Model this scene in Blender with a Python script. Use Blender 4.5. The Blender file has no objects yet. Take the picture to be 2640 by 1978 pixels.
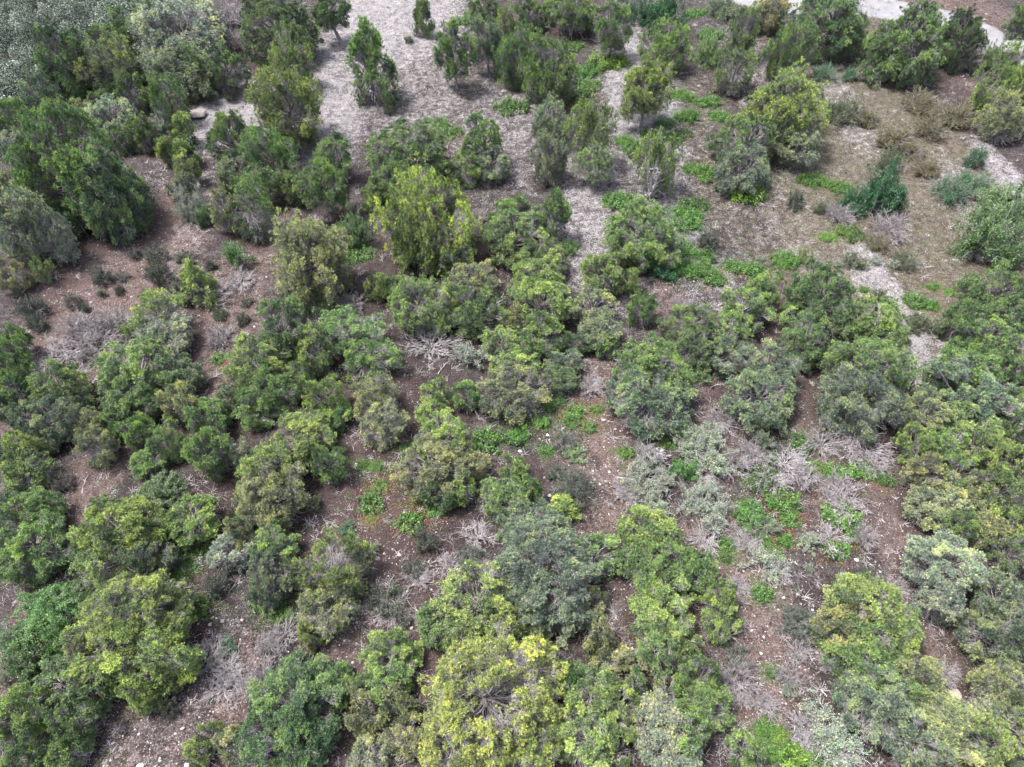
import bpy, math, random
import numpy as np
from mathutils import Vector

scene = bpy.context.scene
# ------------------------------------------------------------------ camera, sky, sun, exposure
cam_data = bpy.data.cameras.new('camera')
cam = bpy.data.objects.new('camera', cam_data)
scene.collection.objects.link(cam)
cam_data.sensor_width = 36.0
cam_data.lens = 18.0/math.tan(1.239183768915974/2)
cam_data.clip_end = 4000.0
cam.location = (0, 0, 42.0)
cam.rotation_euler = (math.pi/2 - 0.8726646259971648, 0, 0)
scene.camera = cam

SUN_ELEV, SUN_AZ = math.radians(66), math.radians(-80)     # azimuth from +y, clockwise: the sun stands high on the left
world = bpy.data.worlds.new("World"); scene.world = world; world.use_nodes = True
nt = world.node_tree; nt.nodes.clear()
sky = nt.nodes.new('ShaderNodeTexSky'); sky.sky_type = 'NISHITA'; sky.sun_disc = False
sky.sun_elevation = SUN_ELEV; sky.sun_rotation = SUN_AZ
sky.air_density = 1.0; sky.dust_density = 4.0; sky.ozone_density = 1.0
hs = nt.nodes.new('ShaderNodeHueSaturation'); hs.inputs['Saturation'].default_value = 0.6   # overcast: the sky light is nearly white
bg = nt.nodes.new('ShaderNodeBackground'); bg.inputs['Strength'].default_value = 0.09
wo = nt.nodes.new('ShaderNodeOutputWorld')
nt.links.new(sky.outputs[0], hs.inputs['Color']); nt.links.new(hs.outputs[0], bg.inputs[0]); nt.links.new(bg.outputs[0], wo.inputs[0])
sl = bpy.data.lights.new('sun', 'SUN'); sl.energy = 1.5; sl.angle = math.radians(11); sl.color = (1.0, 0.97, 0.92)
so = bpy.data.objects.new('sun', sl); scene.collection.objects.link(so)
sd = Vector((math.sin(SUN_AZ)*math.cos(SUN_ELEV), math.cos(SUN_AZ)*math.cos(SUN_ELEV), math.sin(SUN_ELEV)))
so.rotation_euler = sd.to_track_quat('Z', 'Y').to_euler()
so.location = (0, 0, 80)
scene.view_settings.view_transform = 'Standard'; scene.view_settings.look = 'None'
scene.view_settings.gamma = 1.0; scene.view_settings.exposure = 2.38
scene.render.engine = 'CYCLES'
scene.cycles.max_bounces = 4; scene.cycles.diffuse_bounces = 2; scene.cycles.transmission_bounces = 3; scene.cycles.glossy_bounces = 1

rng = np.random.default_rng(7)
random.seed(7)
LINK = scene.collection.objects.link

def ground(x, y):
    # gentle undulation, and the ridge that falls away to the valley on the far left
    z = 0.4*math.sin(x*0.13+0.7)*math.cos(y*0.106) + 0.18*math.sin(x*0.33+y*0.19) + 0.07*math.sin(x*0.7-y*0.56)
    s = (-(x+55.0)*0.978 + (y-75.0)*0.207)      # distance past the ridge line
    s = math.log(1+math.exp(min(s/3.0, 40.0)))*3.0
    return z - 42.0*(1-math.exp(-s/50.0))

def ground_np(x, y):
    z = 0.4*np.sin(x*0.13+0.7)*np.cos(y*0.106) + 0.18*np.sin(x*0.33+y*0.19) + 0.07*np.sin(x*0.7-y*0.56)
    s = (-(x+55.0)*0.978 + (y-75.0)*0.207)
    s = np.log(1+np.exp(np.minimum(s/3.0, 40.0)))*3.0
    return z - 42.0*(1-np.exp(-s/50.0))

# ------------------------------------------------------------------ materials
def new_mat(name):
    m = bpy.data.materials.new(name); m.use_nodes = True
    n = m.node_tree; n.nodes.clear()
    return m, n
def N(n, t, **kw):
    o = n.nodes.new(t)
    for k, v in kw.items(): setattr(o, k, v)
    return o
def ramp(n, fac, stops):
    r = N(n, 'ShaderNodeValToRGB')
    while len(r.color_ramp.elements) < len(stops): r.color_ramp.elements.new(0.5)
    for e, (p, c) in zip(r.color_ramp.elements, stops):
        e.position = p; e.color = (*c, 1) if len(c) == 3 else c
    n.links.new(fac, r.inputs[0]); return r.outputs[0]

def foliage_mat(name, transl=0.15, rough=0.5, spec=0.35, tip=(1.95, 1.75, 1.15)):
    """the object's own colour, varied shoot by shoot with the mesh's 'tint' attribute"""
    m, n = new_mat(name); L = n.links.new
    oi = N(n, 'ShaderNodeObjectInfo'); at = N(n, 'ShaderNodeAttribute', attribute_name='tint')
    rp = ramp(n, at.outputs['Fac'], [(0.0, (0.28, 0.31, 0.36)), (0.36, (0.70, 0.76, 0.82)), (0.68, (1.15, 1.13, 0.95)), (1.0, tip)])
    mx = N(n, 'ShaderNodeMix', data_type='RGBA', blend_type='MULTIPLY'); mx.inputs[0].default_value = 1.0
    L(oi.outputs['Color'], mx.inputs[6]); L(rp, mx.inputs[7])
    b = N(n, 'ShaderNodeBsdfPrincipled'); b.inputs['Roughness'].default_value = rough
    b.inputs['Specular IOR Level'].default_value = spec
    L(mx.outputs[2], b.inputs['Base Color'])
    tr = N(n, 'ShaderNodeBsdfTranslucent'); L(mx.outputs[2], tr.inputs['Color'])
    ms = N(n, 'ShaderNodeMixShader'); ms.inputs[0].default_value = transl
    L(b.outputs[0], ms.inputs[1]); L(tr.outputs[0], ms.inputs[2])
    o = N(n, 'ShaderNodeOutputMaterial'); L(ms.outputs[0], o.inputs[0])
    return m
def bark_mat(name, a, b_, scale=9.0):
    m, n = new_mat(name); L = n.links.new
    tc = N(n, 'ShaderNodeTexCoord'); no = N(n, 'ShaderNodeTexNoise'); no.inputs['Scale'].default_value = scale; no.inputs['Detail'].default_value = 4
    L(tc.outputs['Object'], no.inputs['Vector'])
    c = ramp(n, no.outputs['Fac'], [(0.32, a), (0.68, b_)])
    b = N(n, 'ShaderNodeBsdfPrincipled'); b.inputs['Roughness'].default_value = 0.85; b.inputs['Specular IOR Level'].default_value = 0.15
    L(c, b.inputs['Base Color'])
    o = N(n, 'ShaderNodeOutputMaterial'); L(b.outputs[0], o.inputs[0])
    return m
M_NEEDLE = foliage_mat('pine_needles')
M_SCALE = foliage_mat('juniper_sprays', transl=0.15, tip=(1.95, 1.75, 1.0))
M_LEAF = foliage_mat('broad_leaves', transl=0.35, rough=0.4, spec=0.5, tip=(1.5, 1.4, 0.8))
M_SAGE = foliage_mat('sage_leaves', transl=0.15, rough=0.7, spec=0.2, tip=(1.5, 1.5, 1.3))
M_BARK = bark_mat('bark', (0.12, 0.102, 0.096), (0.32, 0.295, 0.29))
M_TWIG = bark_mat('grey_twigs', (0.19, 0.172, 0.172), (0.40, 0.375, 0.39), 3.0)
M_TWIGD = bark_mat('brown_grey_twigs', (0.16, 0.14, 0.14), (0.36, 0.33, 0.345), 3.0)
M_SNAG = bark_mat('bleached_wood', (0.26, 0.235, 0.235), (0.46, 0.43, 0.44), 5.0)

# ------------------------------------------------------------------ mesh tools
def mesh_from(name, V, F, mats, tint=None, mi=None, smooth=False):
    """V (n,3); F (m,k) all the same k"""
    V = np.asarray(V, dtype=np.float32); F = np.asarray(F, dtype=np.int32)
    me = bpy.data.meshes.new(name)
    me.vertices.add(len(V)); me.vertices.foreach_set('co', V.ravel())
    k = F.shape[1]
    me.loops.add(F.size); me.loops.foreach_set('vertex_index', F.ravel())
    me.polygons.add(len(F)); me.polygons.foreach_set('loop_start', np.arange(0, F.size, k, dtype=np.int32))
    me.polygons.foreach_set('loop_total', np.full(len(F), k, dtype=np.int32))
    if mi is not None: me.polygons.foreach_set('material_index', np.asarray(mi, dtype=np.int32))
    me.polygons.foreach_set('use_smooth', np.full(len(F), smooth))
    me.update(calc_edges=True)
    for m in mats: me.materials.append(m)
    if tint is not None:
        a = me.attributes.new('tint', 'FLOAT', 'FACE'); a.data.foreach_set('value', np.asarray(tint, dtype=np.float32))
    return me
def unit(v): return v/np.maximum(np.linalg.norm(v, axis=-1, keepdims=True), 1e-9)
def randdir(n):
    return unit(rng.normal(size=(n, 3)))
def tubes(P, r, sides=3):
    """P (n,k,3) polylines, r (n,k) radii -> verts, quads"""
    n, k, _ = P.shape
    T = np.gradient(P, axis=1); T = unit(T)
    ref = np.where(np.abs(T[:, :1, 2:3]) > 0.9, np.array([[[1., 0, 0]]]), np.array([[[0, 0, 1.]]]))
    U = unit(np.cross(T, np.broadcast_to(ref, T.shape))); Wv = np.cross(T, U)
    a = np.linspace(0, 2*np.pi, sides, endpoint=False)
    ring = U[:, :, None, :]*np.cos(a)[None, None, :, None] + Wv[:, :, None, :]*np.sin(a)[None, None, :, None]
    V = P[:, :, None, :] + ring*r[:, :, None, None]
    idx = np.arange(n*k*sides).reshape(n, k, sides)
    A = idx[:, :-1, :]; B = idx[:, 1:, :]
    F = np.stack([A, np.roll(A, -1, 2), np.roll(B, -1, 2), B], axis=-1).reshape(-1, 4)
    return V.reshape(-1, 3), F
def bez(a, b, c, k):
    t = np.linspace(0, 1, k)[None, :, None]
    return a[:, None]*(1-t)**2 + 2*b[:, None]*t*(1-t) + c[:, None]*t**2
class Acc:
    def __init__(s): s.V = []; s.F = []; s.n = 0; s.M = []
    def add(s, VF, m=0):
        V, F = VF
        s.V.append(V); s.F.append(F+s.n); s.n += len(V); s.M.append(np.full(len(F), m))
    def mesh(s, name, mats, smooth=True):
        return mesh_from(name, np.concatenate(s.V), np.concatenate(s.F), mats, mi=np.concatenate(s.M), smooth=smooth)
def blades(base, dirs, length, width):
    """thin triangles"""
    n = len(base)
    side = unit(np.cross(dirs, randdir(n)))
    w = np.broadcast_to(np.asarray(width), (n,))[:, None]; l = np.broadcast_to(np.asarray(length), (n,))[:, None]
    V = np.stack([base-side*w/2, base+side*w/2, base+dirs*l], axis=1).reshape(-1, 3)
    return V, np.arange(3*n).reshape(n, 3)
def leaves(c, nrm, size):
    """small rhombic leaves"""
    n = len(c)
    u = unit(np.cross(nrm, randdir(n))); v = np.cross(nrm, u)
    s = np.broadcast_to(np.asarray(size), (n,))[:, None]
    V = np.stack([c-u*s*.5, c+v*s*.3, c+u*s*.5, c-v*s*.3], axis=1).reshape(-1, 3)
    return V, np.arange(4*n).reshape(n, 4)
def noise_dir(d, seed, amp):
    """smooth random function of direction"""
    r = np.random.default_rng(seed); o = np.zeros(len(d))
    for _ in range(7):
        k = r.normal(size=3)*2.6; o += np.sin(d@k + r.uniform(0, 6.28))
    return 1 + amp*o/2.6

# ------------------------------------------------------------------ crowns: built in metres, centre of the crown at the origin
def crown(name, R, Vz, nb, style, mat, density=1.0, twiggy=0.0, bare=0.0, seed=1):
    """boughs on an uneven ellipsoid, each carrying plumes of shoots; returns (foliage mesh, branch mesh)"""
    global rng
    rng = np.random.default_rng(seed)
    g = np.pi*(3-np.sqrt(5)); i = np.arange(nb)
    zt = 1-(i+0.5)/nb*1.72                       # leaves the underside open
    d = np.stack([np.sqrt(np.maximum(1-zt**2, 0))*np.cos(i*g), np.sqrt(np.maximum(1-zt**2, 0))*np.sin(i*g), zt], 1)
    d = unit(d + rng.normal(size=d.shape)*0.20)
    rad = noise_dir(d, seed, 0.16 + .05*(seed % 3))*rng.uniform(0.64, 0.96, nb)
    sc = np.array([R, R, Vz])
    if style == 'cone':
        taper = 1.0 - 0.45*np.clip((d[:, 2]*rad+1)/2, 0, 1)**1.1
        B = d*rad[:, None]; B[:, :2] *= taper[:, None]*1.45
        B = B*sc
    else:
        B = d*rad[:, None]*sc
        B[:, :2] += noise_dir(d, seed+9, 0.08)[:, None]*0
    keep = rng.random(nb) > bare
    br = R*rng.uniform(0.24, 0.40, nb)*(1.0 if nb < 40 else 0.8)
    P = []; A = []; TT = []
    lum = []
    for b in range(nb):
        if not keep[b]: continue
        nl = max(5, int((12 if R < 2.5 else 17)*rng.uniform(.7, 1.3)))
        dd = unit(randdir(nl)*0.9 + unit(B[b])[None]*0.5 + np.array([0, 0, 0.30]))
        L = B[b] + dd*br[b]*rng.uniform(0.30, 1.22 if style == 'round' else 1.4, (nl, 1))
        if style in ('flame', 'cone'): L[:, 2] = B[b][2] + (L[:, 2]-B[b][2])*1.5
        lr = (0.12+0.05*min(R, 2.3))*rng.uniform(0.55, 1.35, nl)
        tb = rng.normal(0.44, 0.18)
        for j in range(nl):
            nt_ = int(max(4, 320*lr[j]**2*density))
            q = unit(randdir(nt_) + unit(B[b]/sc)[None]*0.45 + np.array([0, 0, 0.55]))
            rr = lr[j]*rng.uniform(0.45, 1.15, (nt_, 1))
            e = q*rr
            if style in ('flame', 'cone'): e[:, 2] *= 1.8; e[:, :2] *= .85
            P.append(L[j]+e)
            up = np.array([0, 0, 0.6 if style == 'round' else 1.1])
            A.append(unit(q + up + unit(B[b])[None]*0.4 + rng.normal(size=q.shape)*0.3))
            TT.append(np.clip(tb + rng.normal(0, 0.22, nt_) + rng.normal(0, .12), 0, 1))
        lum.append((b, L))
    P = np.concatenate(P); A = np.concatenate(A); TT = np.concatenate(TT)
    if style == 'round':
        nf = 16; ln0, ln1, wd, spread = .06, .135, .026, .75
    else:
        nf = 13; ln0, ln1, wd, spread = .09, .19, .026, .45
    sc_t = 0.85+0.12*R
    base = np.repeat(P, nf, 0); ax = np.repeat(A, nf, 0)
    dr = unit(ax + rng.normal(size=ax.shape)*spread)
    base = base - ax*0.02
    V, F = blades(base, dr, rng.uniform(ln0, ln1, len(base))*sc_t, wd*sc_t)
    tint = np.clip(np.repeat(TT, nf) + rng.normal(0, 0.06, len(F)), 0, 1)
    fol = mesh_from(name+'_foliage', V, F, [mat], tint=tint)
    # ---- branches
    acc = Acc()
    z0 = -0.95*Vz
    # central leader with a bend
    k = 8; t = np.linspace(0, 1, k)
    ph = rng.uniform(0, 6.28)
    stem = np.stack([0.10*R*np.sin(t*4+ph)*t, 0.10*R*np.cos(t*3+ph)*t, z0 + t*1.55*Vz], 1)
    acc.add(tubes(stem[None], (0.075*R*(1-t*0.85)+0.006)[None], 7), 0)
    ends = B*0.93
    at = np.clip((ends[:, 2]-z0)/(1.55*Vz)*0.62 - 0.08 + rng.normal(0, .04, nb), 0.02, 0.95)
    s = np.stack([np.interp(at, t, stem[:, c_]) for c_ in range(3)], 1)
    mid = s*0.45 + ends*0.55; mid[:, 2] -= (0.10*Vz)*rng.uniform(0.2, 1.4, nb)
    mid += rng.normal(size=mid.shape)*0.08*R
    Bz = bez(s, mid, ends, 7)
    tt = np.linspace(0, 1, 7)
    acc.add(tubes(Bz, (0.030*R*(1-tt*0.75)+0.004)[None].repeat(nb, 0)*rng.uniform(.7, 1.3, (nb, 1)), 4), 0)
    # twigs to each plume
    S = []; E = []
    for b, L in lum:
        u = rng.uniform(0.55, 1.0, len(L))
        pts = np.stack([np.interp(u, tt, Bz[b][:, c_]) for c_ in range(3)], 1)
        S.append(pts); E.append(L)
    S = np.concatenate(S); E = np.concatenate(E); Mi = (S+E)/2 + rng.normal(size=S.shape)*0.06*R
    tw = bez(S, Mi, E, 4); acc.add(tubes(tw, np.linspace(0.019, 0.009, 4)[None].repeat(len(S), 0), 3), 1)
    # fine shoots inside the plumes
    nsh = int(len(S)*(7+12*twiggy))
    j = rng.integers(0, len(S), nsh)
    s2 = S[j]*(1-.6) + E[j]*.6 + rng.normal(size=(nsh, 3))*0.04
    e2 = s2 + unit(unit(s2/sc) + np.array([0, 0, .35]) + rng.normal(size=(nsh, 3))*0.6)*rng.uniform(0.15, 0.50, (nsh, 1))*max(0.45, R/2.2)
    acc.add(tubes(bez(s2, (s2+e2)/2+rng.normal(size=s2.shape)*0.05, e2, 3), np.array([0.013, 0.010, 0.006])[None].repeat(nsh, 0), 3), 1)
    # bare dead twigs hanging round the lower crown
    nd = int(160 + 1100*twiggy)
    a = rng.uniform(0, 2*np.pi, nd); hz = rng.uniform(-0.85, 0.25 if twiggy > .3 else -.2, nd)
    rs = rng.uniform(0.15, 0.6, nd)
    s3 = np.stack([np.cos(a)*rs*R, np.sin(a)*rs*R, hz*Vz], 1)
    od = unit(np.stack([np.cos(a), np.sin(a), rng.uniform(-.7, .3, nd)], 1) + rng.normal(size=(nd, 3))*.45)
    ln3 = rng.uniform(.25, .6, (nd, 1))*R
    e3 = s3 + od*ln3
    m3 = s3 + od*ln3*.5 + np.array([0, 0, -1.])*ln3*.12 + rng.normal(size=s3.shape)*ln3*.12
    acc.add(tubes(bez(s3, m3, e3, 5), np.linspace(0.020, 0.005, 5)[None].repeat(nd, 0)*rng.uniform(.5, 1.1, (nd, 1)), 3), 1)
    rr_ = np.percentile(np.hypot(P[:, 0], P[:, 1]), 95); z1, z2 = np.percentile(P[:, 2], [3, 99]); zc = (z1+z2)/2
    acc.V = [v - np.array([0, 0, zc]) for v in acc.V]
    co = np.empty(len(fol.vertices)*3, dtype=np.float32); fol.vertices.foreach_get('co', co); co[2::3] -= zc; fol.vertices.foreach_set('co', co)
    brm = acc.mesh(name+'_branches', [M_BARK, M_TWIG])
    return rr_*.88, (z2-z1)/2*.97, (fol, brm)

def trunk_mesh(seed, lean=0.0):
    """unit-height trunk, radius about 1 (scaled per tree), flared and knotted"""
    r = np.random.default_rng(seed); k = 12; t = np.linspace(0, 1, k)
    P = np.stack([0.5*np.sin(t*5+r.uniform(0, 6))*t*0.8, 0.5*np.cos(t*4+r.uniform(0, 6))*t*0.8, t], 1)
    P[0, :2] = 0
    rad = (0.72 + 0.55*np.exp(-t*9) - 0.12*t)*r.uniform(.92, 1.08, k)
    V = []; sides = 10
    for i in range(k):
        for s in range(sides):
            a = 2*np.pi*s/sides
            rr = rad[i]*(1+0.16*np.sin(a*3+i*.5)+0.08*r.normal())
            V.append((P[i, 0]+rr*np.cos(a), P[i, 1]+rr*np.sin(a), P[i, 2]))
    F = [(i*sides+s, i*sides+(s+1) % sides, (i+1)*sides+(s+1) % sides, (i+1)*sides+s) for i in range(k-1) for s in range(sides)]
    return mesh_from('trunk', np.array(V), np.array(F), [M_BARK], smooth=True)

def multistem(name, R, h, n, levels, wood, fol=None, nleaf=0, leafsize=.08, seed=1, droop=0.0, thick=0.03, fill=1.0):
    """shrub: n stems fan out of the base and fork; returns (stems mesh, leaves mesh or None)"""
    global rng
    rng = np.random.default_rng(seed)
    acc = Acc()
    a = rng.uniform(0, 2*np.pi, n); el = np.arccos(rng.uniform(0.12, 0.98, n))
    s = np.stack([np.cos(a), np.sin(a), np.zeros(n)], 1)*R*rng.uniform(0.0, 0.22, (n, 1)); s[:, 2] = -.04
    e = np.stack([np.cos(a)*np.sin(el)*R, np.sin(a)*np.sin(el)*R, np.cos(el)*h+.08], 1)*rng.uniform(.55, .85, (n, 1))
    tips = None; rad = thick*R
    for lv in range(levels):
        m = (s+e)/2 + rng.normal(size=s.shape)*np.linalg.norm(e-s, axis=1, keepdims=True)*.14
        m[:, 2] += np.linalg.norm(e-s, axis=1)*(.12 if lv == 0 else 0) - droop*np.linalg.norm(e-s, axis=1)*.2
        K = 6 if lv == 0 else 4
        C = bez(s, m, e, K)
        C += rng.normal(size=C.shape)*(np.linalg.norm(e-s, axis=1)*.035)[:, None, None]
        r0 = rad*(0.55**lv)
        acc.add(tubes(C, (np.linspace(1, .5, K)*r0+.0035)[None].repeat(len(C), 0)*rng.uniform(.6, 1.2, (len(C), 1)), 4 if lv == 0 else 3), 0)
        if lv == levels-1: tips = C; break
        kids = 4 if lv == 0 else 3
        idx = np.repeat(np.arange(len(C)), kids)
        pos = rng.integers(max(1, K//2-1), K, len(idx))
        s2 = C[idx, pos]; dd = unit(C[idx, -1]-C[idx, -2])
        ln = (np.linalg.norm(e-s, axis=1)[idx])*rng.uniform(.35, .75, len(idx))
        dirs = unit(dd + rng.normal(size=dd.shape)*.55 + np.array([0, 0, .12]) + unit(s2*np.array([1, 1, .3]))*.2)
        e2 = s2 + dirs*ln[:, None]; e2[:, 2] = np.maximum(e2[:, 2], .02)
        s, e = s2, e2
    tp = tips.reshape(-1, 3); k1 = R/np.percentile(np.hypot(tp[:, 0], tp[:, 1]), 90); k2 = h/np.percentile(tp[:, 2], 96)
    kk = np.array([k1, k1, min(k2, 1.6)]); acc.V = [v*kk for v in acc.V]; tips = tips*kk
    stems = acc.mesh(name+'_stems', [wood])
    if not nleaf: return stems, None
    # leaves gather round some of the tips
    ti = tips.reshape(-1, 3) if fill >= 1 else tips[rng.random(len(tips)) < fill].reshape(-1, 3)
    ncl = max(1, nleaf//14)
    c0 = ti[rng.integers(0, len(ti), ncl)]
    tb = np.clip(rng.normal(.45, .16, ncl), 0, 1)
    c = np.repeat(c0, 14, 0) + rng.normal(size=(ncl*14, 3))*leafsize*.85
    c[:, 2] = np.maximum(c[:, 2], .02)
    nr = unit(randdir(len(c)) + np.array([0, 0, 0.8]))
    V, F = leaves(c, nr, rng.uniform(.6, 1.25, len(c))*leafsize)
    tint = np.clip(np.repeat(tb, 14)+rng.normal(0, .1, len(c)), 0, 1)
    return stems, mesh_from(name+'_leaves', V, F, [fol], tint=tint)

def mat_plant(name, R, h, n, seed):
    """low mat: short stems and many upturned leaves over an uneven patch"""
    global rng
    rng = np.random.default_rng(seed)
    nb = int(26*R*R)+12
    a = rng.uniform(0, 6.28, nb); r = np.sqrt(rng.uniform(0, 1, nb))*.82*R
    cx, cy = np.cos(a)*r, np.sin(a)*r*rng.uniform(.6, 1, nb); cr = rng.uniform(.10, .24, nb); ch = rng.uniform(.4, 1, nb)*h
    j = rng.choice(nb, n, p=cr**2/np.sum(cr**2))
    q = unit(rng.normal(size=(n, 3))); q[:, 2] = np.abs(q[:, 2])
    rr = rng.uniform(.2, 1.45, (n, 1))
    c = np.stack([cx[j], cy[j], np.zeros(n)], 1) + q*rr*np.stack([cr[j], cr[j], ch[j]], 1)
    c[:, 2] += .03
    nr = unit(q*.6 + rng.normal(size=(n, 3))*.45 + np.array([0, 0, .8]))
    V, F = leaves(c, nr, rng.uniform(.07, .15, n))
    tb = rng.normal(.42, .24, nb)
    return mesh_from(name, V, F, [M_LEAF], tint=np.clip(tb[j]+rng.normal(0, .2, n), 0, 1))

# ------------------------------------------------------------------ prototypes (mesh data shared by the copies)
PINE = {}; JUN = {}; CONE = {}; YEL = {}
PINE['s'] = [crown(f'pinyon_small_{i}', 0.8, 0.9, 17, 'round', M_NEEDLE, 1.25, .12+.1*(i%3), .04*i, 10+i) for i in range(5)]
PINE['m'] = [crown(f'pinyon_{i}', 1.35, 1.4, 30, 'round', M_NEEDLE, 1.0+.12*(i%3), .15+.12*(i%4), .03+.05*(i%3), 400+i) for i in range(9)]
PINE['l'] = [crown(f'pinyon_large_{i}', 2.2, 2.0, 52, 'round', M_NEEDLE, .9+.1*(i%3), .15+.15*(i%4), .04+.05*(i%3), 420+i) for i in range(7)]
JUN['s'] = [crown(f'juniper_small_{i}', 0.9, 1.1, 20, 'flame', M_SCALE, 1.0, .35, .05, 40+i) for i in range(3)]
JUN['m'] = [crown(f'juniper_{i}', 1.7, 2.0, 38, 'flame', M_SCALE, .8, .3+.15*(i%4), .08+.04*(i%3), 50+i) for i in range(6)]
PINE['x'] = [crown(f'pinyon_great_{i}', 3.3, 3.0, 84, 'round', M_NEEDLE, .9, .2+.1*i, .05+.04*i, 36+i) for i in range(3)]
JUN['l'] = [crown(f'juniper_great_{i}', 2.8, 3.0, 72, 'flame', M_SCALE, .8, .35, .10, 56+i) for i in range(3)]
YEL['l'] = [crown(f'yellow_juniper_great_{i}', 3.4, 3.0, 100, 'flame', M_SCALE, .75, .9, .18, 76+i) for i in range(2)]
CONE['m'] = [crown(f'young_conifer_{i}', 0.8, 1.5, 30, 'cone', M_NEEDLE, 1.0, .08, .04*i, 60+i) for i in range(5)]
YEL['m'] = [crown(f'yellow_juniper_{i}', 1.9, 1.7, 44, 'flame', M_SCALE, .62, 1.0, .16, 70+i) for i in range(3)]
TRUNKS = [trunk_mesh(80+i) for i in range(4)]
G_S = [multistem(f'leafy_shrub_{i}', 1.0, .85, 16, 3, M_TWIG, M_LEAF, 9500, .085, 90+i) for i in range(4)]
G_O = [multistem(f'open_shrub_{i}', 1.0, .85, 20, 3, M_TWIG, M_LEAF, 4600, .08, 95+i, fill=.6) for i in range(3)]
G_SL = [multistem(f'leafy_shrub_great_{i}', 2.0, 1.7, 34, 3, M_TWIG, M_LEAF, 26000, .10, 190+i, thick=.02) for i in range(2)]
G_OL = [multistem(f'open_shrub_great_{i}', 2.0, 1.7, 44, 4, M_TWIG, M_LEAF, 17000, .095, 195+i, fill=.6, thick=.02) for i in range(3)]
S_SL = [multistem(f'sagebrush_great_{i}', 1.6, 1.28, 60, 3, M_TWIGD, M_SAGE, 13000, .075, 198+i, thick=.012) for i in range(2)]
L_SL = [mat_plant(f'leaf_mat_great_{i}', 1.9, .75, 5600, 140+i) for i in range(4)]
D_S = [multistem(f'bare_shrub_{i}', 1.0, .7, 46, 4, M_TWIGD, None, 0, .07, 100+i, thick=.022) for i in range(4)]
D_W = [multistem(f'bleached_shrub_{i}', 1.0, .75, 30, 4, M_TWIG, None, 0, .07, 110+i, thick=.021) for i in range(4)]
S_S = [multistem(f'sagebrush_{i}', 1.0, .8, 34, 3, M_TWIGD, M_SAGE, 6500, .07, 120+i, thick=.016) for i in range(4)]
L_S = [mat_plant(f'leaf_mat_{i}', 1.15, .60, 2100, 130+i) for i in range(7)]
B_S = [multistem(f'dead_tree_{i}', 1.0, 1.5, 8, 4, M_SNAG, None, 0, .07, 140+i, thick=.075) for i in range(3)]

def rock_mesh(seed):
    import bmesh
    bm = bmesh.new(); bmesh.ops.create_icosphere(bm, subdivisions=3, radius=1)
    r = np.random.default_rng(seed); K = [(r.normal(size=3)*1.5, r.uniform(0, 6)) for _ in range(6)]
    cuts = [(unit(r.normal(size=3)), r.uniform(.55, .8)) for _ in range(9)]
    for v in bm.verts:
        p = np.array(v.co)
        for nrm, dd in cuts:
            t = p@nrm
            if t > dd: p = p - nrm*(t-dd)*.92
        p = p*(1+.05*sum(math.sin(float(p@k)+o) for k, o in K))
        v.co = p
    me = bpy.data.meshes.new('rock'); bm.to_mesh(me); bm.free(); me.materials.append(M_ROCK)
    return me
def rock_material():
    m, n = new_mat('rock'); L = n.links.new
    oi = N(n, 'ShaderNodeObjectInfo'); tc = N(n, 'ShaderNodeTexCoord'); no = N(n, 'ShaderNodeTexNoise'); no.inputs['Scale'].default_value = 3.5; no.inputs['Detail'].default_value = 6
    L(tc.outputs['Object'], no.inputs['Vector'])
    c = ramp(n, no.outputs['Fac'], [(0.3, (.62, .58, .56)), (0.7, (1.1, 1.08, 1.05))])
    mx = N(n, 'ShaderNodeMix', data_type='RGBA', blend_type='MULTIPLY'); mx.inputs[0].default_value = 1.0
    L(oi.outputs['Color'], mx.inputs[6]); L(c, mx.inputs[7])
    b = N(n, 'ShaderNodeBsdfPrincipled'); b.inputs['Roughness'].default_value = .9; L(mx.outputs[2], b.inputs['Base Color'])
    bu = N(n, 'ShaderNodeBump'); bu.inputs['Strength'].default_value = .5; bu.inputs['Distance'].default_value = .02; L(no.outputs['Fac'], bu.inputs['Height']); L(bu.outputs[0], b.inputs['Normal'])
    o = N(n, 'ShaderNodeOutputMaterial'); L(b.outputs[0], o.inputs[0]); return m
M_ROCK = rock_material()
ROCKS = [rock_mesh(150+i) for i in range(5)]
def fallen_mesh(seed):
    r = np.random.default_rng(seed); acc = Acc(); k = 9; t = np.linspace(0, 1, k)
    main = np.stack([t*2-1, .22*np.sin(t*3.2+r.uniform(0, 3)), .05+.06*np.sin(t*3.1)], 1)
    main += r.normal(size=main.shape)*.015
    acc.add(tubes(main[None], (.055*(1-.75*t))[None], 6))
    n = 9; u = r.uniform(.25, .95, n); s = np.stack([np.interp(u, t, main[:, c]) for c in range(3)], 1)
    a = r.choice([-1, 1], n)*r.uniform(.4, 1.1, n)
    e = s + np.stack([np.cos(a), np.sin(a), r.uniform(-.02, .35, n)], 1)*r.uniform(.25, .6, (n, 1)); e[:, 2] = np.maximum(e[:, 2], .02)
    acc.add(tubes(bez(s, (s+e)/2+r.normal(size=s.shape)*.05, e, 5), np.linspace(.024, .008, 5)[None].repeat(n, 0), 4))
    return acc.mesh('fallen_branch', [M_SNAG])
FALLEN = [fallen_mesh(160+i) for i in range(4)]

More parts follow.
